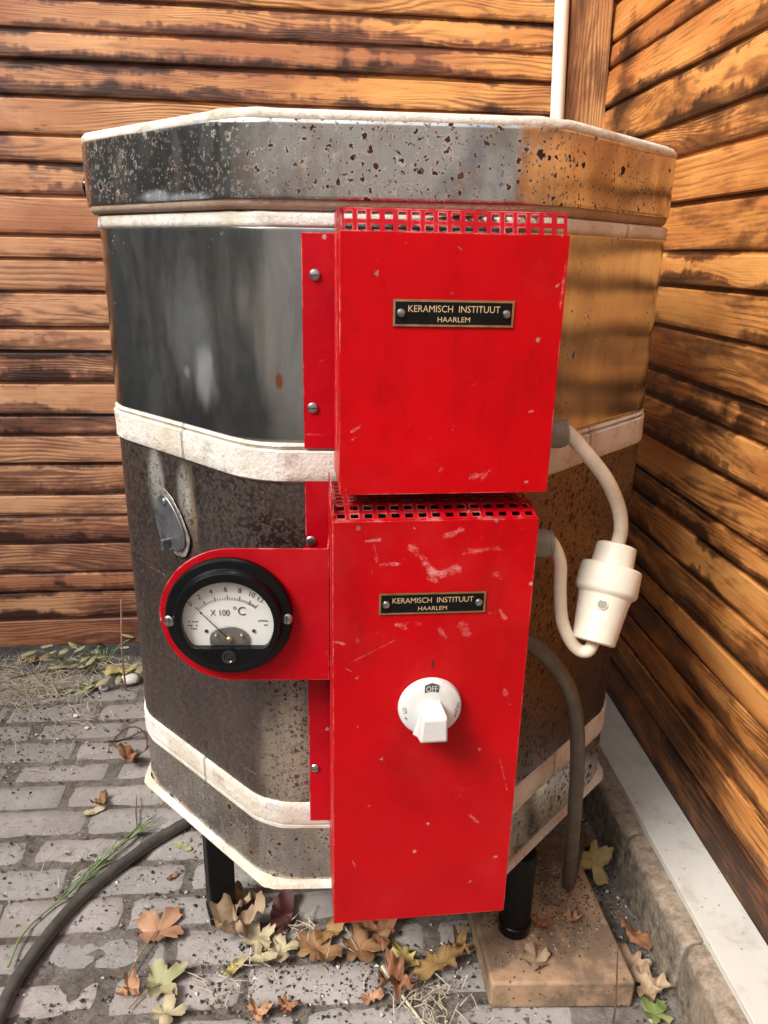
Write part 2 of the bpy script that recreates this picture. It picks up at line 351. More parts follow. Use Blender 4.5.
def text_faces(body):                        # outline of a word as flat faces, height about 1
    if body not in _txt:
        c = bpy.data.curves.new('lettering', 'FONT'); c.body = body; c.align_x = 'CENTER'; c.align_y = 'CENTER'; c.size = 1; c.resolution_u = 3
        o = bpy.data.objects.new('lettering', c); col.objects.link(o)
        bpy.context.view_layer.update()
        me = o.evaluated_get(bpy.context.evaluated_depsgraph_get()).to_mesh()
        _txt[body] = ([tuple(v.co) for v in me.vertices], [tuple(p.vertices) for p in me.polygons])
        bpy.data.objects.remove(o); bpy.data.curves.remove(c)
    return _txt[body]
def write(mb, body, O, ex, ez, n, size, mat, width=None, rot=0.):
    vs, fs = text_faces(body); O, ex, ez, n = map(V, (O, ex, ez, n))
    a = ex*cos(rot)+ez*sin(rot); b = -ex*sin(rot)+ez*cos(rot)
    w = max(v[0] for v in vs)-min(v[0] for v in vs); sx = width/w if width else size
    idx = [mb.vert(O+a*(v[0]*sx)+b*(v[1]*size)) for v in vs]
    for f in fs:
        q = [idx[i] for i in f]
        nn = (mb.v[q[1]]-mb.v[q[0]]).cross(mb.v[q[2]]-mb.v[q[1]])
        mb.face(q if nn.dot(n) > 0 else q[::-1], mat, smooth=False)

class Frame:                                 # local (u right, d outward, z up)
    def __init__(s, O, yaw): s.O = V(O); s.t = V((cos(yaw), sin(yaw), 0)); s.n = V((sin(yaw), -cos(yaw), 0)); s.z = V((0, 0, 1))
    def __call__(s, u, d, z): return s.O+s.t*u+s.n*d+s.z*z
    def uz(s, px, py, d=0.):                 # survey: where the sight line meets the plane at offset d
        P = on_plane(px, py, s.O+s.n*d, s.n)-s.O; return P.dot(s.t), P.z

# ------------------------------------------------------------------ the kiln
KX, KY, TH = -.0105, 1.2247, .049
A_BODY, A_LID = .3835, .3905
z1, z2, z3, z4, z5, z6 = [H+k for k in (.0248, -.2052, -.2503, -.7039, -.7437, -.8385)]
ztop, zbot = H+.1246, H+.051
kiln = empty('kiln', (KX, KY, 0), 'old octagonal electric pottery kiln in rusty steel bands with red control boxes', 'kiln')
def octagon(a, r, k=10, ox=0.):
    pts = []
    for i in range(8):
        va = -pi/2-pi/8+i*pi/4+TH; D = (a-r)/cos(pi/8)
        cx, cy = KX+ox+D*cos(va), KY+D*sin(va)
        for j in range(k+1):
            an = va-pi/8+pi/4*j/k; pts.append(V((cx+r*cos(an), cy+r*sin(an), 0)))
    return pts
def loft(mb, prof, r=.098, mat=0, cap_top=False, cap_bot=False, rough=0., ox=0.):
    rings = []
    for a, z in prof:
        P = octagon(a, r+(a-A_BODY), 10, ox); idx = []
        for p in P:
            q = p+V((0, 0, z))
            if rough:
                d = mnoise.noise(q*38)*rough+mnoise.noise(q*110)*rough*.6
                q = q+(p-V((KX, KY, 0))).normalized()*d+V((0, 0, mnoise.noise(q*45+V((9, 0, 0)))*rough*.7))
            idx.append(mb.vert(q))
        rings.append((idx, P, z))
    n = len(rings[0][0]); s = [0]
    P = rings[0][1]
    for j in range(n): s.append(s[-1]+(P[(j+1) % n]-P[j]).length)
    for (a, _, za), (b, _, zb) in zip(rings, rings[1:]):
        for j in range(n):
            k = (j+1) % n; f = (a[j], a[k], b[k], b[j]); u = [(s[j], za), (s[j+1], za), (s[j+1], zb), (s[j], zb)]
            mb.face(f, mat, u)
    if cap_top: mb.face(rings[-1][0], mat)
    if cap_bot: mb.face(rings[0][0][::-1], mat)
def dense(prof, k=3): # more rings for a rougher brick edge
    out = []
    for (a, z), (b, w) in zip(prof, prof[1:]):
        for i in range(k): out.append((a+(b-a)*i/k, z+(w-z)*i/k))
    return out+[prof[-1]]
FK = Frame(V((KX, KY, 0))+V((sin(TH), -cos(TH), 0))*A_BODY, TH)      # front facet
FB = Frame(FK.O, .1178)                                              # control boxes sit a little askew
loc = lambda P: tuple(V(P)-V((KX, KY, 0)))                           # kiln-local coordinates for the stains

lidP = [loc(FK(*(lambda uz: (uz[0], .01, uz[1]))(FK.uz(x, y, .01)))) for x, y in ((425, 160), (320, 150), (580, 185))]
F7 = Frame(V((KX, KY, 0))+V((sin(TH-pi/4), -cos(TH-pi/4), 0))*A_BODY, TH-pi/4)   # left-front facet
def L7(x, y): u, z = F7.uz(x, y, .007); return loc(F7(u, .007, z))
LID_ST = [(L7(160, 197), .05, .010, (.72, .76, .78), .9), (L7(190, 199), .06, .008, (.70, .74, .76), .9), (L7(238, 165), .018, .05, (.22, .13, .09), .6), (L7(242, 175), .010, .018, (.45, .26, .05), .8), (L7(180, 160), .012, .05, (.16, .10, .08), .5)]
UP_ST = [(L7(185, 330), .07, .10, (.70, .74, .74), .35), (L7(200, 380), .03, .05, (.80, .82, .80), .6), (L7(182, 372), .012, .014, (.85, .86, .84), .9), (L7(214, 396), .008, .016, (.88, .88, .86), 1.), (L7(238, 300), .02, .06, (.62, .55, .45), .5), (loc(FK(*(lambda q: (q[0], 0, q[1]))(FK.uz(279, 381)))), .007, .016, (.30, .13, .05), 1.), (loc(FK(*(lambda q: (q[0], 0, q[1]))(FK.uz(262, 330)))), .02, .09, (.55, .47, .38), .5)]
M_steel_lid = steel('rust_spotted_steel', (.74, .70, .63), 0.17, wobble=.75, tarnish=.6, spots=.25, specks=-.03, smudge=.40, stain=LID_ST, cluster=[(lidP[0], .11, .26), (lidP[1], .08, .16), (lidP[2], .10, .18), (L7(125, 165), .05, .20), (L7(180, 160), .03, .10), (L7(230, 175), .05, .08)], vstreak=.06)
peep = FK.uz(172, 518, .0)
pu, pz = F7.uz(172, 520, .002)
M_steel_up = steel('upper_steel', (.68, .67, .63), .14, -.04, -.10, .14, stain=UP_ST, tarnish=.35, cluster=[(loc(FK(.20, 0, H-.16)), .10, .20), (loc(FK(.30, .0, H-.12)), .08, .14)], vstreak=.2, wobble=.20)
M_steel_low = steel('heat_stained_steel', (.22, .175, .145), .30, .04, .150, .7, runs=.5, flecks=.6, dark=(.030, .020, .015), blue=.25,
    stain=[(loc(F7(pu-.035, 0, pz+.050)), .026, .065, (.74, .74, .68), 1.), (loc(F7(pu+.045, 0, pz+.02)), .018, .075, (.52, .40, .24), .95), (loc(F7(pu+.03, 0, pz+.045)), .020, .06, (.70, .68, .60), .9), (loc(F7(pu, 0, pz-.012)), .045, .06, (.30, .22, .18), .6), (loc(F7(-.02, 0, .55)), .20, .24, (.085, .066, .064), .9), (loc(FK(-.125, 0, .40)), .055, .14, (.50, .43, .33), .85), (loc(FK(.24, 0, .62)), .20, .30, (.19, .105, .048), .85)])
M_steel_base = steel('speckled_base_steel', (.64, .59, .51), .20, .34, .055, .4, tarnish=.5)
M_brick = firebrick('firebrick_white', (.74, .71, .65)); M_brick_lid = firebrick('lid_firebrick', (.74, .715, .64), False)
M_brick_pink = firebrick('lid_underside_brick', (.50, .38, .29), False)

m = MB(); loft(m, dense([(A_LID-.016, zbot-.0105), (A_LID-.007, zbot-.0095), (A_LID-.003, zbot-.005), (A_LID-.002, zbot+.002)], 2), cap_bot=True, mat=1, rough=.0006, ox=-.006)
loft(m, dense([(A_LID-.004, ztop-.004), (A_LID-.001, ztop+.001), (A_LID-.0015, ztop+.006), (A_LID-.005, ztop+.010), (A_LID-.02, ztop+.0105)], 2), cap_top=True, rough=.0022, ox=-.006)
lid = m.build('lid', [M_brick_lid, M_brick_pink], kiln, angle=60)
m = MB(); loft(m, [(A_LID-.004, zbot), (A_LID-.0005, zbot+.0005), (A_LID, zbot+.002), (A_LID, zbot+.0045), (A_LID, ztop-.0045), (A_LID, ztop-.002), (A_LID-.001, ztop)], ox=-.006)
band = m.build('lid_band', M_steel_lid, lid, angle=40)
F6 = Frame(V((KX, KY, 0))+V((sin(TH-pi/2), -cos(TH-pi/2), 0))*A_LID, TH-pi/2)
hz = H+.078
m = MB(); m.lathe(F6(.10, 0, hz), F6.n, [(.006, -.002), (.006, .006), (.011, .007), (.013, .011), (.012, .016), (.007, .019)], 20)
m.build('lid_handle', M_bakelite, lid)

m = MB(); loft(m, dense([(A_BODY-.03, zbot-.009), (A_BODY-.004, zbot-.0105), (A_BODY+.0015, zbot-.013), (A_BODY+.0015, z1+.002), (A_BODY-.003, z1-.003)], 3), rough=.0016)
m.build('rim_brick', M_brick, kiln, angle=60)
def panel(name, zb, zt, mat, off=0.):
    m = MB(); loft(m, [(A_BODY-.003+off, zb), (A_BODY-.0004+off, zb+.0008), (A_BODY+off, zb+.002), (A_BODY+off, zb+.0045), (A_BODY+off, zt-.0045), (A_BODY+off, zt-.002), (A_BODY-.0004+off, zt-.0008), (A_BODY-.003+off, zt)])
    return m.build(name, mat, kiln, angle=40)
panel('upper_panel', z2, z1, M_steel_up)
m = MB(); h = z2-z3
loft(m, dense([(A_BODY-.004, z3-.004), (A_BODY+.0024, z3-.0005), (A_BODY+.0034, z3+.0010), (A_BODY+.0036, z3+h*.775), (A_BODY+.0026, z3+h*.80), (A_BODY-.002, z3+h*.81), (A_BODY-.001, z3+h*.84), (A_BODY+.0015, z2-.004), (A_BODY-.004, z2+.003)], 3), rough=.0013)
m.build('middle_brick_band', M_brick, kiln, angle=33)
panel('lower_panel', z4, z3, M_steel_low)
m = MB(); h = z4-z5
loft(m, dense([(A_BODY-.004, z5-.004), (A_BODY+.0022, z5-.0005), (A_BODY+.0026, z5+h*.10), (A_BODY-.001, z5+h*.13), (A_BODY+.0026, z5+h*.16), (A_BODY+.0032, z5+h*.2), (A_BODY+.0030, z4-.001), (A_BODY+.0018, z4+.0008), (A_BODY-.004, z4+.003)], 3), rough=.0012)
m.build('lower_brick_band', M_brick, kiln, angle=33)
panel('base_band', z6+.004, z5, M_steel_base, .001)
m = MB(); loft(m, dense([(A_BODY-.02, z6-.007), (A_BODY+.005, z6-.007), (A_BODY+.0085, z6-.004), (A_BODY+.006, z6+.002), (A_BODY-.003, z6+.006)], 3), r=.030, cap_bot=True, rough=.0022)
m.build('base_slab', M_brick_lid, kiln, angle=60)

# peephole flap on the left-front facet
m = MB(); out = []; rim = []
for i in range(28):
    t = 2*pi*i/28; r = .0125*(1-.30*sin(t)); out.append(F7(pu+cos(t)*r*2.5-.009*sin(t), .006, pz-.002+sin(t)*.037))
for p in out: q = F7(pu, .0035, pz-.002); rim.append(q+(p-F7.n*.0025-q)*(1.20+.14*mnoise.noise(p*70)))
m.prism(rim, F7.n, .0012, 1); m.prism(out, F7.n, .0022)
m.lathe(F7(pu-.005, .004, pz+.027), F7.n, [(.005, 0), (.005, .006), (.003, .0075)], 12)
m.box(F7(pu-.004, .008, pz-.038), F7.t*.007, F7.n*.012, (0, 0, .014))
m.build('peephole_flap', [plain('dark_blued_steel', (.27, .27, .28), .3, .8, .5, 60), plain('worn_bright_rim', (.27, .25, .215), .5, .5, .6, 140)], kiln, bevel=.0006)

# mounting flanges
zA, zB, zC, zD = [H+k for k in (.0197, -.2314, -.2597, -.7919)]
uL, uR, vL, vR, BD = -.0669, .1486, -.0742, .1431, .11
zFL = FK.uz(306, 819)[1]
M_red_fl = red_paint('flange_red', (.42, .001, .008), scuff=.5, chips=.02)
def screw(mb, P, n, r=.0055, mat=0, ref=(0, 0, 1)):
    mb.lathe(P, n, [(r, -.001), (r, .0012), (r*.8, .0026), (r*.4, .0032)], 16, mat)
def flange(ztop_, zbot_, spots):
    m = MB(); m.box(FK(-.1005, .0015, zbot_), FK.t*.057, FK.n*.002, (0, 0, ztop_-zbot_))
    f = m.build('mounting_flange', M_red_fl, kiln, bevel=.0006)
    for px, py in spots:
        u, z = FK.uz(px, py, .004); m = MB(); screw(m, FK(u, .0036, z), FK.n, .0062)
        m.box(FK(u-.005, .0066, z-.0004), FK.t*.010, FK.n*.0004, (0, 0, .0009), 1)
        m.build('screw', [M_screw, M_ink], f)
flange(H+.0196, FK.uz(303, 448)[1], [(315, 275), (313, 408)])
flange(z3+.004, zFL, [(311, 541), (315, 768)])

# control boxes: folded sheet covers, open backs, perforated tops
def bp(x, y): u, z = FB.uz(x, y, BD); return loc(FB(u, BD, z))
def lst(*L): return [(bp(*a), bp(*b), w, k) for a, b, w, k in L]
up_str = lst(((352, 432), (360, 426), .0018, .8), ((352, 440), (356, 437), .002, .7), ((470, 478), (482, 474), .003, .7), ((478, 483), (490, 470), .002, .5),
             ((438, 476), (442, 468), .0014, .6), ((566, 262), (560, 310), .0014, .45), ((530, 412), (533, 411), .0015, .9), ((458, 247), (462, 250), .002, .5))
lo_str = lst(((412, 548), (432, 572), .0040, .75), ((432, 573), (456, 570), .0065, .8), ((428, 578), (434, 580), .004, 1.), ((380, 565), (399, 564), .0022, .95), ((366, 541), (380, 540), .002, .6), ((374, 545), (377, 562), .0025, .45),
             ((446, 536), (462, 530), .003, .5), ((465, 552), (500, 548), .0035, .4), ((496, 574), (500, 577), .0035, .9), ((397, 625), (404, 628), .004, .9), ((500, 611), (505, 618), .003, .8), ((440, 628), (446, 638), .003, .5),
             ((462, 625), (468, 634), .005, .4), ((336, 642), (344, 644), .0012, .8), ((350, 663), (395, 640), .0010, .35), ((505, 690), (508, 700), .003, .4), ((345, 668), (352, 672), .0012, .4), ((500, 760), (507, 790), .0010, .5), ((470, 815), (478, 822), .002, .4), ((352, 860), (356, 868), .0015, .6))
up_str += [(loc(FB(uL, .045, zB+.02)), loc(FB(uL, .045, zA-.01)), .016, .55), (loc(FB(uL, .07, zB+.06)), loc(FB(uL, .065, zA-.06)), .010, .5)]
lo_str += [(loc(FB(vL, .06, zD+.1)), loc(FB(vL, .05, zC-.05)), .012, .4)]
M_red_up = red_paint('upper_box_red', (.52, .0006, .004), up_str, .10, .0)
M_red_low = red_paint('lower_box_red', (.49, .0006, .004), lo_str, .16, .03)
def cover(name, a, b, zb, zt, mat, back=.003):
    m = MB(); T = .0016
    m.box(FB(a, BD-T, zb), FB.t*(b-a), FB.n*T, (0, 0, zt-zb))                      # front
    for u in (a, b-T): m.box(FB(u, back, zb), FB.t*T, FB.n*(BD-T-back-.0003), (0, 0, zt-zb))      # sides
    m.box(FB(a+T+.0003, back, zb), FB.t*(b-a-2*T-.0006), FB.n*(BD-T-back-.0003), (0, 0, T))       # bottom
    return m.build(name, mat, kiln, bevel=.0007)
def lattice(mb, P, ex, ey, W, L, nx, ny, n, th=.0012, bar=.34, mat=0):
    # perforated sheet: bars across both ways, holes between
    ex, ey, n = V(ex).normalized(), V(ey).normalized(), V(n).normalized()
    px, py = W/nx, L/ny; bx, by = px*bar, py*bar
    for i in range(nx+1):
        w = bx if 0 < i < nx else bx*.6
        x0 = min(max(i*px-w/2, 0), W-w); mb.box(P+ex*x0, ex*w, ey*L, n*th, mat)
    for j in range(ny+1):
        w = by if 0 < j < ny else by*.6
        y0 = min(max(j*py-w/2, 0), L-w)
        for i in range(nx):
            xa = i*px+(bx/2 if i else bx*.6); xb = (i+1)*px-(bx/2 if i < nx-1 else bx*.6)
            mb.box(P+ex*xa+ey*y0+n*.0001, ex*(xb-xa), ey*w, n*(th-.0002), mat)
ubox = cover('upper_control_box', uL, uR, zB, zA, M_red_up)
m = MB(); e1 = V(FB.z)*.020-FB.n*.0055
lattice(m, FB(uL+.002, BD-.0035, zA-.004), FB.t, e1, uR-uL-.004, .0245, 17, 2, FB.n, bar=.40)
e2 = -FB.n
lattice(m, FB(uL+.002, BD-.010, zA+.0185), FB.t, e2, uR-uL-.004, .095, 17, 8, FB.z, bar=.40)
lattice(m, FB(uL+.0005, BD-.006, zA+.0005), -FB.n, V((0, 0, 1)), .095, .0185, 8, 2, FB.t, bar=.40)
m.build('grille', M_red_fl, ubox)
lbox = cover('lower_control_box', vL, vR, zD, zC, M_red_low)
m = MB(); e1 = (-FB.n*1.0+V((0, 0, 1))*.42)
L1 = .026
lattice(m, FB(vL+.002, BD-.002, zC-.0005), FB.t, e1, vR-vL-.004, L1, 15, 2, FB.z, bar=.40)
q = e1.normalized()*L1
lattice(m, FB(vL+.002, BD-.002, zC-.0005)+q, FB.t, -FB.n, vR-vL-.004, .075, 15, 6, FB.z, bar=.40)
lattice(m, FB(vL+.0005, BD-.004, zC+.0003), -FB.n, V((0, 0, 1)), .1, .0235, 9, 2, FB.t, bar=.40)
m.build('grille', M_red_fl, lbox)
for b, (a, c, zz) in ((ubox, (uL, uR, zB)), (lbox, (vL, vR, zD))):        # terminal strip seen through the grille
    m = MB(); top = zA-.02 if b is ubox else zC-.02
    m.box(FB(a+.03, .012, top-.06), FB.t*(c-a-.06), FB.n*.05, (0, 0, .05)); m.build('terminal_block', M_interior, b, bevel=.002)

def nameplate(parent, c0, c1, c2, c3, words):
    # corners TL TR BL BR in the photograph, on the box front
    d = BD+.0004; P = [FB(u, d, z) for u, z in (FB.uz(*c, d) for c in (c0, c1, c2, c3))]
    ex = ((P[1]-P[0])+(P[3]-P[2]))*.5; W = ex.length; ex.normalize(); ez = FB.n.cross(ex)*-1
    if ez.z < 0: ez = -ez
    Hh = ((P[0]-P[2])+(P[1]-P[3])).length*.5; C = sum(P, V((0, 0, 0)))/4; n = FB.n
    m = MB(); m.box(C-ex*W/2-ez*Hh/2, ex*W, ez*Hh, n*.0012, 0)
    b = .0020; m.box(C-ex*(W/2-b)-ez*(Hh/2-b)+n*.0009, ex*(W-2*b), ez*(Hh-2*b), n*.0006, 1)
    f = n*.0018
    write(m, words[0], C+ez*Hh*.15+f, ex, ez, n, Hh*.36, 2, W*.76); write(m, words[1], C-ez*Hh*.24+f, ex, ez, n, Hh*.28, 2, W*.27)
    for s in (-1, 1): screw(m, C+ex*s*(W/2-.0075)+n*.0012, n, .0042, 3)
    return m.build('nameplate', [M_brass, M_plate_black, M_letter, M_screw], parent)
nameplate(ubox, (393, 299), (514, 301), (393, 326), (513, 327.5), ('KERAMISCH  INSTITUUT', 'HAARLEM'))
nameplate(lbox, (379, 593.5), (485.5, 591), (379, 614.5), (485, 611.5), ('KERAMISCH  INSTITUUT', 'HAARLEM'))

# rotary switch
ku, kz = FB.uz(430, 707, BD+.006); KR = .036
P0 = FB(ku, BD, kz); n = FB.n; ex = FB.t; ez = V((0, 0, 1))
m = MB(); m.lathe(P0, n, [(KR, .001), (KR*1.005, .004), (KR*.97, .0085), (KR*.90, .0105), (KR*.6, .0125), (KR*.2, .0135)], 56)
# grip: a tapering bar across the dial
def ringv(w, wt, hb, ht, d): return [m.vert(P0+ex*x+ez*y+n*d) for x, y in ((-w, hb), (w, hb), (wt, ht), (-wt, ht))]
R = [ringv(.0195, .0095, -.0335, .013, .010), ringv(.0160, .0115, -.030, .011, .020), ringv(.0152, .0138, -.0255, .0075, .036), ringv(.0146, .0134, -.023, .0045, .039)]
for a, b in zip(R, R[1:]):
    for j in range(4): k = (j+1) % 4; m.face((a[j], a[k], b[k], b[j]))
m.face(R[-1])
knob = m.build('rotary_switch', M_knob_white, lbox, bevel=.0022, seg=3)
m = MB(); f = n*.0118
c = P0+ez*KR*.76+n*.0118
m.prism([c+ex*x+ez*y for x, y in ((-.0078, -.0058), (.0078, -.0058), (.0078, .0042), (0, .0072), (-.0078, .0042))], n, .0004, 0)
write(m, 'OFF', c-ez*.0006+n*.0007, ex, ez, n, .0105, 1, .0125); m.build('off_mark', [M_ink_grey, M_knob_white], knob)
for s, w, a in ((-1, 'LO', 1.75), (1, 'HIGH', -1.75)):
    m = MB(); ang = pi/2-s*radians(88); r = KR*.82
    write(m, w, P0+ex*cos(ang)*r+ez*sin(ang)*r+n*.0122, ex, ez, n, .0062, 0, None, a)
    ang = pi/2-s*radians(108); q = P0+ex*cos(ang)*r+ez*sin(ang)*r+n*.0118
    m.lathe(q, n, [(.001, 0), (.001, .0006)], 10, 0)
    m.build('low_mark' if s < 0 else 'high_mark', M_ink_grey, knob)
m = MB(); u, z = FB.uz(432.5, 663.5, BD); m.box(FB(u-.0009, BD+.0002, z-.0048), FB.t*.0018, FB.n*.0003, (0, 0, .0096)); m.build('index_line', M_ink, lbox)

# ---- temperature gauge on its bracket
GD = .048
gu, gz = FK.uz(229, 618, GD+.01); ge = FK.uz(329.5, 614, GD)[0]
gt, gb = FK.uz(270, 548.5, GD)[1], FK.uz(270, 680.5, GD)[1]; gl = FK.uz(159.5, 617, GD)[0]
gm = (gt+gb)/2; gr = (gt-gb)/2
m = MB(); out = [FK(ge, GD-.002, gb), FK(ge, GD-.002, gt)]
cx = gl+gr
for i in range(25):
    t = pi/2+pi*i/24; out.append(FK(cx+cos(t)*gr, GD-.002, gm+sin(t)*gr))
m.prism(out[::-1] if False else out, FK.n, .002)
m.box(FK(ge-.002, .004, gt-.03), FK.t*.002, FK.n*(GD-.006), (0, 0, .034))
m.box(FK(ge-.002, .004, gb), FK.t*.002, FK.n*(GD-.006), (0, 0, gt-gb-.032))
bracket = m.build('gauge_bracket', red_paint('bracket_red', (.45, .0012, .008), scuff=.12, chips=.01), kiln, bevel=.0008)
GR = FK.uz(293, 617, GD+.012)[0]-FK.uz(165, 620, GD+.012)[0]; GR *= .5
GO = FK(gu, GD+.0003, gz); n = FK.n; ex = FK.t; ez = V((0, 0, 1))
m = MB(); NS = 72
m.lathe(GO, n, [(GR*.985, 0), (GR, .002), (GR, .008), (GR*.975, .0108), (GR*.86, .0122), (GR*.845, .0135), (GR*.838, .019), (GR*.815, .0215), (GR*.77, .022)], NS, 0, ref=tuple(ex), cap1=False)
wc, wr, wb = -.03*GR, .715*GR, -.46*GR
def win(t, k=1.):
    c, s_ = cos(t), sin(t); b = -s_*wc; r = -b+sqrt(max(b*b-(wc*wc-wr*wr), 0))
    if s_ < 0: r = min(r, wb/s_)
    return r*k
def gp(x, y, d): return GO+ex*x+ez*y+n*d
A = [m.vert(gp(GR*.77*cos(2*pi*j/NS), GR*.77*sin(2*pi*j/NS), .022)) for j in range(NS)]
B = [m.vert(gp(win(2*pi*j/NS)*cos(2*pi*j/NS), win(2*pi*j/NS)*sin(2*pi*j/NS), .0215)) for j in range(NS)]
Cc = [m.vert(gp(win(2*pi*j/NS)*cos(2*pi*j/NS), win(2*pi*j/NS)*sin(2*pi*j/NS), .0125)) for j in range(NS)]
for j in range(NS):
    k = (j+1) % NS; m.face((A[j], A[k], B[k], B[j])); m.face((B[j], B[k], Cc[k], Cc[j]))
gauge = m.build('temperature_gauge', M_bakelite, bracket, angle=35)
m = MB(); m.lathe(gp(0, -.03*GR, .0100), n, [(GR*.735, 0), (GR*.735, .0012)], 64)
dial = m.build('dial_face', M_dial, bracket)
dial.parent = bracket
# everything printed or mounted on the dial
pv = -.33*GR; m = MB(); zz = .0115
angs = [134, 121, 106.5, 90.5, 75, 61.5, 51]
for i in range(6):
    for k in range(6):
        if k == 5 and i < 5: break
        a = radians(angs[i]+(angs[i+1]-angs[i])*k/5); r0, r1 = .655*GR, (.735 if k in (0, 5) else .70)*GR
        d = V((cos(a), sin(a))); w = .0042*GR if k else .007*GR
        o = [(d.x*r0-d.y*w, d.y*r0+d.x*w), (d.x*r1-d.y*w, d.y*r1+d.x*w), (d.x*r1+d.y*w, d.y*r1-d.x*w), (d.x*r0+d.y*w, d.y*r0-d.x*w)]
        m.prism([gp(x, pv+y, zz) for x, y in o][::-1], n, .0002)
for lab, a in zip(('0', '2', '4', '6', '8', '10', '12'), angs):
    r = .835*GR; t = radians(a+1.5)
    write(m, lab, gp(cos(t)*r*.98, pv+sin(t)*r, zz+.0003), ex, ez, n, .118*GR, 0, None, radians(a-90)*.7)
write(m, 'X 100', gp(-.13*GR, .10*GR, zz+.0003), ex, ez, n, .15*GR, 0, .30*GR)
write(m, '°C', gp(.17*GR, .125*GR, zz+.0003), ex, ez, n, .21*GR, 0, .19*GR)
for x0, y0, w in ((-.55, -.06, .17), (-.54, -.12, .20), (-.56, -.18, .12), (.54, -.05, .16), (.53, -.12, .17)):
    for k in range(5):
        if random.random() < .8: m.box(gp((x0-w/2+w*k/5)*GR, (y0+random.uniform(-.008, .008))*GR, zz), ex*w/8*GR, ez*.022*GR, n*.0002)
for x in (-.36, .385): m.lathe(gp(x*GR, -.215*GR, zz), n, [(.030*GR, 0), (.028*GR, .0008)], 14)
m.build('dial_scale', M_ink, bracket)
m = MB(); a = radians(131.5); d = V((cos(a), sin(a))); r1 = .66*GR; w = .011*GR
m.prism([gp(x, pv+y, .0165) for x, y in ((-d.y*w, d.x*w), (d.x*r1-d.y*w*.5, d.y*r1+d.x*w*.5), (d.x*r1+d.y*w*.5, d.y*r1-d.x*w*.5), (d.y*w, -d.x*w))][::-1], n, .0005)
d1 = d*r1*.92; m.prism([gp(x, pv+y, .0164) for x, y in ((d.x*r1, d.y*r1), (d1.x-d.y*.022*GR, d1.y+d.x*.022*GR), (d1.x+d.y*.022*GR, d1.y-d.x*.022*GR))], n, .0005)
m.build('needle', M_ink, bracket)
m = MB(); o = [(-.31, -.44), (.31, -.44), (.31, -.33)]+[(.31*cos(t), -.33+.20*sin(t)) for t in [pi*i/16 for i in range(1, 16)]]+[(-.31, -.33)]
m.prism([gp(x*GR, y*GR, .0118) for x, y in o], n, .002)
for x, y, r, mt in ((-.2, -.27, .035, 1), (.2, -.27, .035, 1), (0, -.34, .055, 2), (0, -.34, .03, 1)): m.lathe(gp(x*GR, y*GR, .0138), n, [(r*GR, 0), (r*GR, .002 if mt == 1 else .003), (r*GR*.6, .0045)], 14, mt)
m.build('pivot_plate', [M_grey_plate, M_screw, M_brass], bracket, bevel=.0003)
g = NT('gauge_glass'); tr = g.new('ShaderNodeBsdfTransparent'); gl_ = g.new('ShaderNodeBsdfGlossy'); gl_.inputs['Roughness'].default_value = .05
fr0 = g.new('ShaderNodeLayerWeight').outputs['Facing']; fr = type('F', (), {'outputs': [g.math('MULTIPLY_ADD', g.math('POWER', fr0, 4.), .5, .035)]}); mx = g.new('ShaderNodeMixShader')
g.t.links.new(fr.outputs[0], mx.inputs[0]); g.t.links.new(tr.outputs[0], mx.inputs[1]); g.t.links.new(gl_.outputs[0], mx.inputs[2]); g.t.links.new(mx.outputs[0], g.out.inputs[0])
m = MB(); m.prism([gp(win(2*pi*j/48, 1.01)*cos(2*pi*j/48), win(2*pi*j/48, 1.01)*sin(2*pi*j/48), .0185) for j in range(48)], n, .001)
m.build('gauge_glass', g.m, gauge)
m = MB(); m.lathe(gp(0, -.60*GR, .0215), n, [(.115*GR, 0), (.115*GR, .0015), (.085*GR, .0022), (.07*GR, .001)], 24); m.box(gp(-.05*GR, -.615*GR, .0225), ex*.1*GR, ez*.03*GR, n*.0012)
m.build('zero_adjuster', plain('adjuster_black', (.02, .02, .02), .2), gauge)
for px, py in ((169.5, 621), (287, 619)):
    u, z = FK.uz(px, py, GD+.011); m = MB(); m.lathe(FK(u, GD+.0095, z), n, [(.0068, 0), (.0068, .002), (.005, .0034), (.002, .004)], 18, 0)
    m.box(FK(u-.0005, GD+.0132, z-.005), ex*.001, n*.0005, ez*.010, 1); m.build('gauge_screw', [M_screw, M_ink], gauge)

# ---- cable glands, link cables and their connector
def gland(px, py, px2, d, parent):
    u1, z = FB.uz(px2, py+1, d); a = (uR if parent is ubox else vR)-.002
    m = MB(); m.lathe(FB(a, d, z), FB.t, [(.0165, 0), (.0165, u1-a-.006), (.0135, u1-a-.0055), (.0150, u1-a-.005), (.0150, u1-a-.001), (.011, u1-a)], 20)
    m.build('cable_gland', M_gland, parent); return FB(u1-.002, d, z)
DG = .055
g1 = gland(556, 432, 566, DG, ubox); g2 = gland(541, 542, 552, DG, lbox)
def sp(px, py, d): u, z = FB.uz(px, py, d); return FB(u, d, z)
c_top, c_bot = sp(617, 545, .020), sp(593.5, 641, .066)
ax = (c_bot-c_top).normalized()
m = MB(); m.tube(spline([g1-FB.t*.006, g1+FB.t*.004, sp(585, 452, .055), sp(606, 479, .046), sp(618, 506, .033), sp(621, 528, .025), sp(617, 547, .020)], 8), .0084, 16); m.build('link_cable', M_cable_white, kiln)
m = MB(); m.tube(spline([g2-FB.t*.006, g2+FB.t*.002, sp(560, 563, .055), sp(560, 592, .055), sp(562, 620, .058), sp(570, 640, .062), sp(579, 650, .066), c_bot+ax*.012-FB.t*.004, c_bot+ax*.002, c_bot-ax*.012], 8), .0076, 16); m.build('link_cable', M_cable_white, kiln)
ax = (c_bot-c_top).normalized(); L = (c_bot-c_top).length; S = L/97.
pw = lambda r: r*S
rw_ = lambda r: r*S*.88
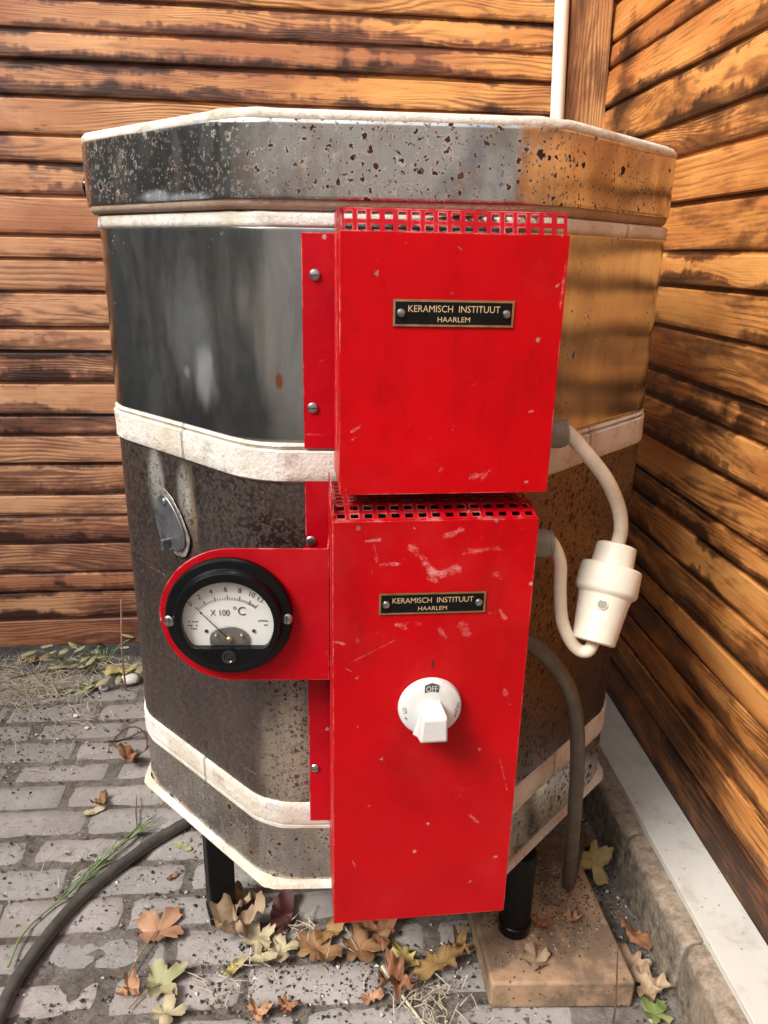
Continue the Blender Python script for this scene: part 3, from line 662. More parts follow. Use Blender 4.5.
m = MB(); m.lathe(c_top-ax*0, ax, [(rw_(19), 0), (rw_(22), pw(1)), (rw_(23.5), pw(26))], 36, cap1=True); m.build('plug_cap', M_white_plastic, kiln, bevel=.0012)
conn = MB(); conn.lathe(c_top, ax, [(rw_(32), pw(22)), (rw_(33.5), pw(24)), (rw_(34.5), pw(46)), (rw_(33), pw(49)), (rw_(29), pw(52)), (rw_(27.5), pw(60)), (rw_(23.5), pw(97)), (rw_(22), pw(98.5)), (rw_(20), pw(98.6))], 40)
cn = conn.build('connector', M_white_plastic, kiln, angle=28, bevel=.001)
m = MB(); dirn = (EYE-c_bot).normalized(); dirn = (dirn-ax*dirn.dot(ax)).normalized()
sd = ax.cross(dirn)
dn = (dirn-ax*.10).normalized(); q = c_top+ax*pw(62)+dirn*rw_(27.5); m.lathe(q, dn, [(pw(5.6), -.004), (pw(5.2), pw(.35)), (pw(4.5), pw(.8)), (pw(4.2), pw(.3))], 24, cap1=False); m.lathe(q, dn, [(pw(4.3), -.004), (pw(4.3), pw(.5))], 20, 1); m.build('screw_hole', [M_white_plastic, M_gland], cn)

# ---- legs
def leg(x, y, zb, yaw, s=.042, round_=False):
    t = V((cos(yaw), sin(yaw), 0)); q = V((-sin(yaw), cos(yaw), 0)); m = MB()
    if round_:
        m.lathe(V((x, y, zb+.012)), (0, 0, 1), [(s*.56, 0), (s*.56, z6-zb-.02)], 12); o = m.build('leg', M_black_paint, kiln, angle=20)
        m = MB(); m.lathe(V((x, y, zb)), (0, 0, 1), [(s*.52, 0), (s*.60, .004), (s*.61, .020), (s*.57, .022)], 24); m.build('foot_cap', M_bakelite, o); return
    m.box(V((x, y, zb+.012))-t*s/2-q*s/2, t*s, q*s, (0, 0, z6-zb-.014))
    o = m.build('leg', M_black_paint, kiln, bevel=.003)
    m = MB(); k = s+.004; m.box(V((x, y, zb))-t*k/2-q*k/2, t*k, q*k, (0, 0, .016)); m.build('foot_cap', M_bakelite, o, bevel=.004)
SLAB_T = .05
leg(-.258, .978, 0, .42); leg(.217, .912, SLAB_T, -.45, round_=True); leg(-.235, 1.47, 0, 0); leg(.21, 1.47, 0, 0)

# ------------------------------------------------------------------ ground
n_ = NT('bare_soil'); o = n_.coord()
f1 = n_.noise(o, 60, 8, .75); f2 = n_.noise(o, 9, 4, .6)
M_soil = n_.set(Base_Color=n_.mix(n_.step(f2, .35, .65), n_.ramp(f1, [(.3, (.07, .057, .047)), (.7, (.22, .19, .16))]), n_.ramp(f1, [(.3, (.12, .10, .087)), (.7, (.31, .28, .25))])), Roughness=.95, Specular_IOR_Level=.15, Normal=n_.bump(f1, 1., .008))
m = MB(); m.quad((-40, -40, -.0032), (40, -40, -.0032), (40, 40, -.0032), (-40, 40, -.0032))
m.build('ground', M_soil, origin=V((0, 0, -.012)), kind='structure')
n_ = NT('clay_paver'); o = n_.coord(); r = n_.sep(n_.attr('rnd'))
f1 = n_.noise(o, 75, 8, .75); f2 = n_.noise(o, 7, 5, .65); f3 = n_.noise(o, 260, 3, .6); f4 = n_.noise(o, 2.3, 3, .6)
c = n_.mix(r[0], (.325, .302, .28), (.375, .327, .302)); c = n_.mix(n_.math('MULTIPLY', r[1], .55), c, (.26, .258, .262))
c = n_.mix(n_.step(f1, .40, .75, 0., .6), c, (.38, .36, .34)); c = n_.mix(n_.step(f1, .5, .28, 0., .8), c, (.12, .11, .10))
far = n_.step(n_.sep(o)[1], 1.15, 1.6, 0., .34)
dirt = n_.step(n_.math('ADD', n_.math('MULTIPLY_ADD', f2, 1.3, far), n_.math('ADD', n_.math('MULTIPLY', f1, .5), n_.math('MULTIPLY', n_.sep(n_.attr('edge'))[0], .20))), .82, 1.16)
c = n_.mix(n_.math('MULTIPLY', dirt, .55), c, n_.mix(f3, (.115, .096, .08), (.30, .27, .24)))
# black cinder grains and pale chips trodden in
v = n_.voro(o, 190); vc = n_.sep(n_.voro(o, 190, 'Color'))
spk = n_.math('MULTIPLY', n_.step(v, .30, .18), n_.math('GREATER_THAN', n_.math('ADD', vc[0], n_.math('MULTIPLY', f2, .35)), 1.07))
c = n_.mix(n_.math('MULTIPLY', spk, .85), c, n_.mix(n_.math('GREATER_THAN', vc[1], .72), (.028, .026, .026), (.62, .60, .56)))
M_paver = n_.set(Base_Color=c, Roughness=.88, Specular_IOR_Level=.2, Normal=n_.bump(n_.math('ADD', f1, n_.math('MULTIPLY', f3, .4)), .5, .003))
PY = .088; ROW, LEN, GAP = .0748, .206, .0032
et = V((cos(PY), sin(PY), 0)); eq = V((-sin(PY), cos(PY), 0))
m = MB(); P0g = V((-.40, .790, 0))
for i in range(-12, 17):
    off = (i % 2)*LEN*.5+random.uniform(-.025, .025)
    for j in range(-9, 8):
        C0 = P0g+et*(j*LEN+off)+eq*(i*ROW); mid = C0+et*LEN/2+eq*ROW/2
        if mid.x > .43-(mid.y-.9)*.08-.07: continue
        if mid.y > 1.72+(mid.x+1.)*.112: continue
        L_, W_ = LEN-GAP-random.uniform(0, .006), ROW-GAP-random.uniform(0, .003)
        zt = random.uniform(-.0026, .0010); tx, ty = random.uniform(-.008, .008), random.uniform(-.014, .014); rot = random.uniform(-.012, .012)
        a, b = et*cos(rot)+eq*sin(rot), -et*sin(rot)+eq*cos(rot)
        NX, NY = 12, 6; rv = (random.random(), random.random(), random.random()); g = []; ed = {}
        for y in range(NY+1):
            for x in range(NX+1):
                fx, fy = x/NX, y/NY; dx, dy = min(fx, 1-fx)*L_, min(fy, 1-fy)*W_; d = min(dx, dy)
                p = C0+a*(fx*L_)+b*(fy*W_)
                wv = mnoise.noise(V((p.x*14, p.y*14, i*3.1+j)))
                if d < 1e-6:
                    cc = C0+a*L_/2+b*W_/2; kx = 1-.004-.03*abs(wv); p = cc+(p-cc)*kx
                    if dx < 1e-6 and dy < 1e-6: p = cc+(p-cc)*.972
                z = zt+tx*(fx-.5)*L_+ty*(fy-.5)*W_+.0018*mnoise.noise(p*26)+.001*mnoise.noise(p*80)
                z -= .0040 if d < 1e-6 else (.0007 if d < .012 else 0)
                k = m.vert((p.x, p.y, z)); g.append(k); ed[k] = (1. if d < 1e-6 else (.45 if d < .013 else 0.), 0, 0)
        for y in range(NY):
            for x in range(NX):
                q = [g[y*(NX+1)+x], g[y*(NX+1)+x+1], g[(y+1)*(NX+1)+x+1], g[(y+1)*(NX+1)+x]]
                m.face(q, 0, None, rnd=rv, edge=[ed[k] for k in q])
m.build('paving', M_paver, origin=V((0, 0, 0)), angle=70, kind='structure')

# ------------------------------------------------------------------ timber walls
YB, YR = .1122, .0789
CORNER = V((.480, 1.923, 0))
def board_wall(name, mat, O, along, inward, length, zs, label, cat, g=.0075, seg=.12, dep=.0075):
    root = empty(name, O+along*length*.5, label, cat)
    m = MB(); ns = int(length/seg); EXT = .012
    for zl, zh in zip(zs[1:], zs):
        rv = (random.random(), random.random(), random.random())
        d0 = random.uniform(-.0015, .0025); ph = random.uniform(0, 50); Hh = zh-zl
        prof = [(0, -dep-.0005, 1), (0, -.0025, 1), (.0025, 0, .7), (.009, .001, 0.), (Hh*.5, .0005, -.1), (Hh-g-.009, -.0005, 0.), (Hh-g-.0025, -.001, .6), (Hh-g, -.004, 1), (Hh-g, -dep, 1.2), (Hh, -dep-.0005, 1.2)]
        prev = None
        for k in range(ns+1):
            s = -EXT+(length+EXT)*k/ns; wv = mnoise.noise(V((s*1.1, ph, 0))); w2 = mnoise.noise(V((s*1.3, ph+9, 0)))
            ring = []
            for (z, d, e) in prof:
                p = O+along*s+inward*(d+d0+wv*.0022)+V((0, 0, zl+z+w2*.0022*(1 if 0 < z < Hh-.0001 else 0)))
                ring.append((m.vert(p), s, z, e))
            if prev:
                for a in range(len(prof)-1):
                    q = [prev[a], ring[a], ring[a+1], prev[a+1]]
                    f = [x[0] for x in q]
                    nn = (m.v[f[1]]-m.v[f[0]]).cross(m.v[f[2]]-m.v[f[1]])
                    if prof[a][0] != prof[a+1][0] and nn.dot(inward) < 0: q = q[::-1]
                    m.face([x[0] for x in q], 0, [(x[1], x[2]) for x in q], rnd=rv, edge=[(x[3], Hh-x[2], 0) for x in q])
            prev = ring
    m.build('boards', mat, root, angle=7)
    m = MB(); m.box(O-inward*.06-along*.055+V((0, 0, zs[-1])), along*(length+.055), inward*.04, (0, 0, zs[0]-zs[-1])); m.build('backing', M_interior, root)
    return root
zb_ = [2.2, 2.135, 2.075, 2.005, 1.945, 1.88, 1.80, 1.745, 1.675, 1.60, 1.535, 1.4761, 1.4211, 1.3537, 1.2796, 1.2251, 1.1594, 1.0774, 1.0271, .9562, .8768, .8226, .751, .6728, .6243, .5526, .4739, .4168, .3452, .2637, .2109, .1315, .05]
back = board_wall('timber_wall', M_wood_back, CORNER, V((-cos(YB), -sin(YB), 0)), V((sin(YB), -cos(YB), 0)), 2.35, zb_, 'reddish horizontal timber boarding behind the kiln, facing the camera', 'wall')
zr_ = [2.2, 2.13, 2.05, 1.995, 1.92, 1.845, 1.785, 1.71, 1.64, 1.58, 1.502, 1.449, 1.370, 1.283, 1.226, 1.148, 1.066, 1.009, .934, .852, .801, .728, .653, .606, .537, .465, .41, .345, .280, .205, .112]
IN_R = V((-cos(YR), -sin(YR), 0)); AL_R = V((sin(YR), -cos(YR), 0))
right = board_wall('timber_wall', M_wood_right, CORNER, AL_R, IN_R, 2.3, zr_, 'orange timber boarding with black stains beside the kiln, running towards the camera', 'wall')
# corner post and white pipe on the back wall
ab = V((-cos(YB), -sin(YB), 0)); nbk = V((sin(YB), -cos(YB), 0))
def sb(px, py, d): P = on_plane(px, py, CORNER+nbk*d, nbk)-CORNER; return P.dot(ab)
s0, s1 = sb(607.5, 50, .022), sb(567, 50, .022)
m = MB(); O = CORNER+ab*(s0-.0100)+nbk*.004+V((0, 0, .03)); W = s1-s0
for k in range(8):
    a, b = O+V((0, 0, k*.27))+ab*((k*.27-1.27)*.03), O+V((0, 0, (k+1)*.27))+ab*(((k+1)*.27-1.27)*.03); f = nbk*.018
    rv = (.3, .6, .5); e_ = (0, .5, 0)
    for p, q, u0, u1 in ((f, f+ab*W, 0, W), (V((0, 0, 0)), f, -.018, 0), (f+ab*W, ab*W, W, W+.018)):
        m.quad(a+q, a+p, b+p, b+q, 0, [(k*.27, u1), (k*.27, u0), ((k+1)*.27, u0), ((k+1)*.27, u1)], rnd=rv, edge=e_)
m.build('corner_post', M_post, right and back)
s2, s3 = sb(566, 50, .03), sb(553.5, 50, .03)
m = MB(); c = CORNER+ab*((s2+s3)/2-.0110)+nbk*.022; rr = (s3-s2)/2*1.1
m.tube([c+V((0, 0, z))+ab*((z-1.3)*.045) for z in (.02, .7, 1.4, 2.2)], rr, 20)
pipe = m.build('downpipe', M_white_paint, label='slim white pipe standing upright beside the corner post', cat='pipe')

# white sill and kerb stones along the right wall
n_ = NT('weathered_white_sill'); o = n_.coord(); f = n_.noise(o, 22, 6, .7); v = n_.voro(o, 70); vc = n_.sep(n_.voro(o, 70, 'Color'))
c = n_.mix(n_.step(f, .46, .72, 0., .5), (.55, .53, .475), (.34, .30, .24)); spk = n_.math('MULTIPLY', n_.step(v, .16, .08), n_.math('GREATER_THAN', vc[0], .72))
c = n_.mix(n_.math('MULTIPLY', spk, .75), c, (.16, .11, .07))
c = n_.mix(n_.math('MULTIPLY', n_.step(n_.noise(n_.mapv(o, (40, 200, 1), rot=(0, 0, .5)), 1, 2), .70, .76), .5), c, (.30, .25, .2))
M_sill = n_.set(Base_Color=c, Roughness=.5, Normal=n_.bump(f, .15, .001))
m = MB(); SZ = .118
m.box(CORNER+IN_R*.001+V((0, 0, SZ-.008)), AL_R*2.25, IN_R*.083, (0, 0, .008))
m.box(CORNER+IN_R*.0795+V((0, 0, SZ-.022)), AL_R*2.25, IN_R*.0042, (0, 0, .0138))
m.build('sill_strip', M_sill, bevel=.0012, label='white painted sill strip along the foot of the right timber wall', cat='sill')
n_ = NT('kerb_concrete'); o = n_.coord(); f = n_.noise(o, 60, 8, .75); f2 = n_.noise(o, 9, 4, .6)
c = n_.ramp(f, [(.34, (.085, .068, .053)), (.5, (.20, .16, .12)), (.64, (.36, .30, .235))]); c = n_.mix(n_.step(f2, .45, .7, 0., .6), c, (.36, .27, .19))
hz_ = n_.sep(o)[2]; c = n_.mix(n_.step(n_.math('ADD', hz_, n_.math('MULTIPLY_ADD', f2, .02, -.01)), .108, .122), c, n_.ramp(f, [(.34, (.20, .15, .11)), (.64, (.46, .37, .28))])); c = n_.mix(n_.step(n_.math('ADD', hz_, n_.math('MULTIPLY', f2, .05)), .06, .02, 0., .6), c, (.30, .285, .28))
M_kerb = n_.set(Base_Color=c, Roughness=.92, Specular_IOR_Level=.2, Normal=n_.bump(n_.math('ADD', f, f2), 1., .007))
yj = [1.80, 1.42, 1.065, .845, .50, .1]
labs = ['grey kerb stone deepest behind the kiln', 'grey kerb stone behind the upright cable', 'long grey kerb stone beside the ochre slab', 'chipped grey kerb stone in front of the ochre slab, nearest the camera', None]
for k in range(3):
    s0, s1 = (CORNER.y-yj[k+1] if k < 0 else 0), 0
    sa, sb_ = CORNER.y-yj[k]-0, CORNER.y-yj[k+1]-.004
    if k == 2: sb_ = CORNER.y-yj[3]-.004
    m = MB(); N = 60; prof = [(.119, -.02), (.118, .03), (.1165, .06), (.1155, .088), (.113, .097), (.107, .1035), (.098, .1055), (.0845, .106), (.06, .106)]
    rings = []
    for q in range(N+1):
        s = sa+(sb_-sa)*q/N; ring = []
        for (d, z) in prof:
            p = CORNER+AL_R*s+IN_R*d+V((0, 0, z)); e = min(q, N-q); w = mnoise.noise(p*22)*.0025+mnoise.noise(p*70)*.0018
            if e == 0: w -= .003; p.z -= .002
            p += IN_R*w; p.z += (mnoise.noise(p*30)*.002 if z > .05 and d > .084 else 0); ring.append(m.vert(p))
        rings.append(ring)
    for a, b in zip(rings, rings[1:]):
        for i in range(len(prof)-1): m.face((a[i], a[i+1], b[i+1], b[i]))
    m.face(rings[0]); m.face(rings[-1][::-1])
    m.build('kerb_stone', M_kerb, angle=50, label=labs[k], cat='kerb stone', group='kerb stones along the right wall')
m = MB(); rings = []
sa, sb_ = CORNER.y-yj[3], CORNER.y-.30
for q in range(41):
    s = sa+(sb_-sa)*q/40; ring = []
    for (d, z) in prof:
        p = CORNER+AL_R*s+IN_R*d+V((0, 0, z)); w = mnoise.noise(p*20+V((3, 0, 0)))*.004+mnoise.noise(p*70)*.002
        if q in (0, 40): w -= .004; p.z -= .002
        if q < 3: w -= .004*mnoise.noise(p*45+V((7, 7, 0)))+.002
        p += IN_R*w; ring.append(m.vert(p))
    rings.append(ring)
for a, b in zip(rings, rings[1:]):
    for i in range(len(prof)-1): m.face((a[i], a[i+1], b[i+1], b[i]))
m.face(rings[0]); m.face(rings[-1][::-1])
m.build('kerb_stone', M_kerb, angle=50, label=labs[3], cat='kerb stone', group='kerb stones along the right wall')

# ochre slab under the right leg
n_ = NT('ochre_slab'); o = n_.coord(); f = n_.noise(o, 45, 7, .7); v = n_.voro(o, 130); vc = n_.sep(n_.voro(o, 130, 'Color')); f2 = n_.noise(o, 14, 4, .6)
c = n_.ramp(f, [(.3, (.29, .185, .11)), (.7, (.45, .30, .19))]); spk = n_.math('MULTIPLY', n_.step(n_.math('ADD', v, n_.math('MULTIPLY', f, .2)), .42, .28), n_.math('GREATER_THAN', n_.math('ADD', vc[0], n_.math('MULTIPLY', f2, .6)), 1.02))
c = n_.mix(n_.math('MULTIPLY', spk, .85), c, (.05, .035, .025)); c = n_.mix(n_.step(n_.math('ADD', f2, n_.math('MULTIPLY', f, .5)), .66, .86, 0., .8), c, (.12, .085, .06))
M_slab = n_.set(Base_Color=c, Roughness=.85, Specular_IOR_Level=.25, Normal=n_.bump(f, .5, .003))
m = MB(); c0 = V((.170, .816, .0005)); ex_ = V((1, .03, 0)).normalized(); ey_ = V((-.11, 1, 0)).normalized()
m.box(c0, ex_*.212, ey_*.30, (0, 0, SLAB_T))
m.build('paving_slab', M_slab, bevel=.0045, seg=3, label='thick ochre clay slab propping up the right kiln leg', cat='slab')

# ------------------------------------------------------------------ hose and cable
n_ = NT('dusty_rubber'); o = n_.coord(); q = n_.sep(n_.coord('UV')); f = n_.noise(o, 40, 6, .7)
c = n_.ramp(f, [(.3, (.035, .033, .030)), (.75, (.105, .095, .08))]); st = n_.step(n_.math('ABSOLUTE', n_.math('SUBTRACT', q[1], .16)), .07, .02)
c = n_.mix(n_.math('MULTIPLY', st, .6), c, (.19, .135, .085)); M_rubber = n_.set(Base_Color=c, Roughness=.55, Normal=n_.bump(f, .25, .001))
RH = .0100
pts = [on_z(u, v, RH) for u, v in ((-22, 1085), (0, 1014), (28, 962), (80, 899), (140, 851), (190, 820), (232, 797))]
m = MB(); m.tube(spline(pts+[pts[-1]+V((.12, .12, 0)), pts[-1]+V((.26, .16, 0))], 10), RH, 18)
m.build('rubber_hose', M_rubber, label='dark rubber hose curving across the pavers at left', cat='hose')
M_cable = plain('grey_brown_cable', (.085, .070, .048), .5, 0., .35, 45)
def on_y(px, py, y): return on_plane(px, py, V((0, y, 0)), V((0, 1, 0)))
ce = on_z(568, 884, SLAB_T+.011)
path = [on_y(505, 638, .80), on_y(528, 642, .805), on_y(552, 662, .82), on_y(570, 692, .845), on_y(577, 730, .87), on_y(577, 775, .90), on_y(574, 820, .92), on_y(571, 858, .945), ce, ce+V((.022, .05, -.001)), ce+V((.05, .12, -.002))]
m = MB(); m.tube(spline(path, 10), .0104, 16); m.build('power_cable', M_cable, label='thick grey brown cable looping from behind the lower red box down to the slab', cat='cable')

# ------------------------------------------------------------------ leaves and litter
def leaf_mat(name, c, c2, edge=.5):
    n = NT(name); q = n.sep(n.coord('UV')); o = n.coord()
    f = n.noise(o, 70, 5, .7); g = n.noise(o, 26, 3, .6)
    cc = n.mix(n.step(n.math('ADD', g, n.math('MULTIPLY', n.math('POWER', q[1], 3.), .3*edge)), .42, .75), c, c2)
    vein = n.math('ABSOLUTE', n.math('SINE', n.math('MULTIPLY', q[0], pi*5)))
    cc = n.mix(n.step(vein, .16, .03, 0., .45), cc, tuple(min(1, x*1.5) for x in c))
    cc = n.mix(n.step(f, .60, .74, 0., .6), cc, tuple(x*.35 for x in c2))
    m = n.set(Base_Color=cc, Roughness=.62, Specular_IOR_Level=.3, Normal=n.bump(n.math('ADD', f, vein), .5, .0015))
    return m
L_tan = leaf_mat('tan_leaf', (.40, .225, .13), (.27, .135, .075)); L_cream = leaf_mat('cream_leaf', (.43, .37, .23), (.30, .225, .13)); L_green = leaf_mat('fading_green_leaf', (.28, .29, .145), (.34, .28, .16))
L_brown = leaf_mat('brown_leaf', (.25, .135, .062), (.14, .07, .033)); L_ochre = leaf_mat('ochre_leaf', (.34, .215, .085), (.20, .11, .045)); L_yellow = leaf_mat('yellow_leaf', (.36, .295, .105), (.24, .17, .07))
L_red = leaf_mat('dark_red_leaf', (.10, .03, .028), (.06, .022, .02)); L_rust = leaf_mat('rust_leaf', (.28, .125, .06), (.16, .07, .035)); L_fresh = leaf_mat('fresh_green_leaf', (.12, .165, .045), (.19, .20, .07)); L_beige = leaf_mat('beige_leaf', (.36, .26, .165), (.23, .15, .09))
M_stem = plain('leaf_stem', (.30, .20, .11), .7)
MAPLE = sorted((atan2(y, x), sqrt(x*x+y*y)) for x, y in ((-.5, -.35), (-.2, -.42), (-.05, -.80), (.22, -.80), (.38, -.48), (.30, -.24), (.78, -.32), (.98, .02), (.82, .27), (.40, .20), (.42, .52), (.2, .84), (-.08, .76), (-.18, .42), (-.5, .38), (-.42, .02)))
MAPLE = [(MAPLE[-1][0]-2*pi, MAPLE[-1][1])]+MAPLE+[(MAPLE[0][0]+2*pi, MAPLE[0][1])]
def leaf(px, py, size, kind, mat, label, rot=0., curl=.3, z=.006, tilt=(0, 0), stem=0., group='fallen leaves', name='leaf', stretch=1.):
    size *= 1.28; C = on_z(px, py, z); m = MB(); NA, NR = 72, 6; seed = random.uniform(0, 99)
    def rad(t):
        if kind == 'maple':
            t = (t+pi) % (2*pi)-pi
            for (a0, r0), (a1, r1) in zip(MAPLE, MAPLE[1:]):
                if a0 <= t <= a1:
                    f = (t-a0)/(a1-a0); f = f*f*(3-2*f); return (r0+(r1-r0)*f)*(1+.05*sin(t*19+seed)+.04*sin(t*31+seed*3))
            return .45
        if kind == 'star':
            r = .42
            for a, w, k in ((0, .34, .62), (1.15, .30, .50), (-1.15, .30, .50), (2.2, .28, .30), (-2.2, .28, .30)):
                d = (t-a+pi) % (2*pi)-pi; r = max(r, .52+k*.74*math.exp(-(d/(w*1.45))**2)+.05*math.cos(d*13)*math.exp(-(d/.6)**2))
            return r
        if kind == 'oak':
            c, s = cos(t), sin(t); e = 1/sqrt((c/1.)**2+(s/.48)**2); return e*(1+.24*cos(t*7+.5)*abs(s)**.5)
        if kind == 'oval':
            c, s = cos(t), sin(t); return 1/sqrt(c**2+(s/.42)**2)*(1+.12*max(0, c)**6)
        if kind == 'crumple': return .75+.22*sin(3*t+seed)+.15*sin(7*t+seed*2)
        return 1.
    rings = []
    cr, sr = cos(rot), sin(rot)
    for j in range(NR+1):
        ring = []
        for i in range(NA):
            t = 2*pi*i/NA-pi; r = rad(t)*(j/NR)*size; r *= 1+.13*mnoise.noise(V((t*4, seed, 0)))*(j/NR)
            x, y = r*cos(t)*stretch, r*sin(t)
            nz = mnoise.noise(V((x/size*1.6+seed, y/size*1.6, 0)))
            zz = size*curl*(.55*((x*x+y*y)/size**2)**.9+.75*nz)+size*curl*.45*abs(y/size)
            if kind == 'crumple': zz += size*curl*.55*mnoise.noise(V((x/size*3.5+seed, y/size*3.5, 4)))
            zz += size*curl*.9*(j/NR)**4*mnoise.noise(V((t*1.7+seed, seed*2, 0)))
            X, Y = x*cr-y*sr, x*sr+y*cr
            zz += X*tilt[0]+Y*tilt[1]
            ring.append(V((C.x+X, C.y+Y, zz)))
        rings.append(ring)
    mn = min(p.z for r in rings for p in r)
    base = C.z-.004+.0008
    id_ = [[m.vert((p.x, p.y, p.z-mn+base)) for p in r] for r in rings]
    for j in range(NR):
        for i in range(NA):
            k = (i+1) % NA
            f = (id_[j][i], id_[j+1][i], id_[j+1][k], id_[j][k]); u = [(i/NA, j/NR), (i/NA, (j+1)/NR), ((i+1)/NA, (j+1)/NR), ((i+1)/NA, j/NR)]
            m.face(f if j else f[1:3]+(f[0],) if False else f, 0, u)
    o = m.build(name, mat, angle=80, label=label, cat='leaf', group=group)
    if stem:
        a = o.location+V((0, 0, .003)); d = V((-cr, -sr, 0)); sd = V((sr, -cr, 0))
        b0 = V((C.x, C.y, base+.004)); L = size*stem
        mm = MB(); mm.tube(spline([b0, b0+d*size*.35+V((0, 0, .002)), b0+d*L*.7+sd*L*.06, b0+d*L+sd*L*.16-V((0, 0, .001))], 5), [.0013]*15+[.001], 6); mm.build('stem', M_stem, o)
    return o
leaf(158, 931, .040, 'maple', L_tan, 'large tan maple leaf lying alone on the pavers right of the hose', 1.2, .22, stem=1.9)
leaf(160, 984, .034, 'maple', L_green, 'pale green lobed leaf below the tan maple leaf', .7, .30, stem=1.2)
leaf(165, 1014, .026, 'maple', L_cream, 'cream green lobed leaf at the bottom edge left of the kiln leg', .2, .35)
leaf(129, 990, .016, 'crumple', L_tan, 'small crumpled tan leaf touching the pale green leaf', 0, .6)
leaf(236, 932, .034, 'crumple', L_beige, 'crumpled beige leaf against the foot of the left kiln leg', 0, .8, z=.012)
leaf(243, 906, .024, 'crumple', L_beige, 'curled beige leaf strip behind the left kiln leg', 1, .9, z=.01)
leaf(259, 942, .028, 'maple', L_cream, 'broad cream leaf in the pile beside the left kiln leg', 2.2, .3, z=.014)
leaf(279, 951, .026, 'maple', L_cream, 'smaller cream leaf at the right end of the pile by the left leg', .4, .35, z=.010)
leaf(263, 956, .016, 'oval', L_cream, 'rounded cream leaf lying on top of the cream pile', .2, .15, z=.024)
leaf(234, 968, .016, 'oval', L_yellow, 'small yellow green leaf in front of the left kiln leg', .9, .4)
leaf(282, 915, .034, 'oval', L_red, 'dark red oval leaf in the shadow right of the left kiln leg', 1.5, .3, z=.012, stretch=.9)
leaf(318, 950, .034, 'oak', L_brown, 'dark brown leaf under the left corner of the lower red box', 2.6, .4)
leaf(330, 932, .024, 'oval', L_ochre, 'narrow ochre leaf sticking out below the left corner of the red box', .9, .35, z=.012)
leaf(360, 948, .038, 'maple', L_brown, 'big brown leaf lying flat under the middle of the red box', .3, .35)
leaf(380, 932, .028, 'crumple', L_rust, 'rust brown leaf tucked behind the big brown leaf under the red box', 1.7, .4, z=.012)
leaf(438, 963, .034, 'oak', L_ochre, 'ochre lobed oak leaf lying left of the ochre slab', .5, .35, z=.012)
leaf(404, 958, .024, 'oak', L_yellow, 'yellow lobed leaf just left of the ochre oak leaf', 2.2, .4, z=.012)
leaf(460, 948, .020, 'crumple', L_ochre, 'crumpled ochre leaf between the oak leaf and the slab', 0, .7)
leaf(396, 988, .026, 'crumple', L_rust, 'curled rust leaf in front of the oak leaf', 0, .9)
leaf(371, 998, .014, 'oval', L_tan, 'small tan leaf left of the curled rust leaf', .3, .6)
leaf(259, 1014, .016, 'crumple', L_tan, 'small orange tan leaf at the bottom edge below the cream pile', 1, .5)
leaf(287, 1008, .012, 'crumple', L_rust, 'tiny rust leaf scrap at the bottom edge near a straw', 1, .6)
leaf(536, 962, .021, 'maple', L_beige, 'beige torn leaf lying on the ochre slab', 2.0, .4, z=SLAB_T+.005)
leaf(541, 926, .013, 'crumple', L_rust, 'small rust leaf on the ochre slab right of the black leg', 0, .6, z=SLAB_T+.005)
leaf(572, 920, .011, 'crumple', L_tan, 'tiny tan leaf scrap in the middle of the ochre slab', 0, .5, z=SLAB_T+.005)
leaf(592, 868, .032, 'maple', L_yellow, 'yellow green maple leaf propped up beside the foot of the upright cable', -1.2, .45, z=.03, tilt=(.1, .5))
leaf(655, 1013, .022, 'maple', L_fresh, 'fresh green leaf in the gap by the chipped kerb stone', .8, .3)
leaf(632, 963, .030, 'oak', L_beige, 'pale beige oak leaf between the slab and the kerb', -1.0, .4)
leaf(650, 990, .026, 'crumple', L_beige, 'crumpled beige leaf above the fresh green leaf', 0, .5)
leaf(634, 938, .024, 'oval', L_rust, 'brown oval leaf resting against the kerb by the slab', -1.1, .5)
leaf(580, 845, .024, 'crumple', L_rust, 'rust leaf in the shadow behind the upright cable', 0, .6)
leaf(92, 811, .016, 'oval', L_cream, 'white and cream leaf scrap on the pavers left of the kiln', .5, .2)
leaf(101, 802, .015, 'crumple', L_brown, 'small brown leaf scrap touching the white scrap', 0, .6)
leaf(128, 758, .030, 'oval', L_rust, 'long rust leaf curled up beside the lower left edge of the kiln', -.9, .6, z=.01, stretch=.9)
leaf(182, 845, .015, 'oval', L_green, 'small pale green oval leaf by the top of the left kiln leg', -.5, .15)
leaf(172, 876, .009, 'oval', L_rust, 'tiny rust leaf between hose and left kiln leg', .9, .3)
leaf(120, 672, .028, 'oval', L_yellow, 'yellow leaf among the weeds by the back wall', .3, .5, z=.03)
leaf(34, 660, .030, 'oval', L_ochre, 'ochre leaf at the foot of the back wall far left', .3, .5)

# green sprig with needle-like blades
M_sprig = plain('green_blade', (.20, .27, .11), .6, 0., .3, 30); M_straw = plain('dry_straw', (.46, .40, .29), .8, 0., .3, 30); M_twig = plain('brown_twig', (.10, .055, .035), .8, 0., .4, 60); M_pinkstem = plain('reddish_stem', (.42, .20, .14), .7)
m = MB(); P = [on_z(u, v, .008) for u, v in ((8, 967), (22, 935), (45, 912), (75, 888), (98, 866), (125, 842), (134, 835))]
S_ = spline(P, 6); m.tube(S_, .0019, 6)
for k in range(14, len(S_)-1):
    for s in (-1, 1):
        d = (S_[min(k+1, len(S_)-1)]-S_[k-1]).normalized(); q = V((-d.y, d.x, 0))*s*random.uniform(.04, .34)+d
        L = random.uniform(.035, .075); m.tube([S_[k], S_[k]+q*L*.5+V((0, 0, .006)), S_[k]+q*L+V((0, 0, random.uniform(-.003, .006)))], [.0011, .0009, .0004], 5)
m.build('sprig', M_sprig, label='feathery green sprig lying beside the rubber hose', cat='sprig')
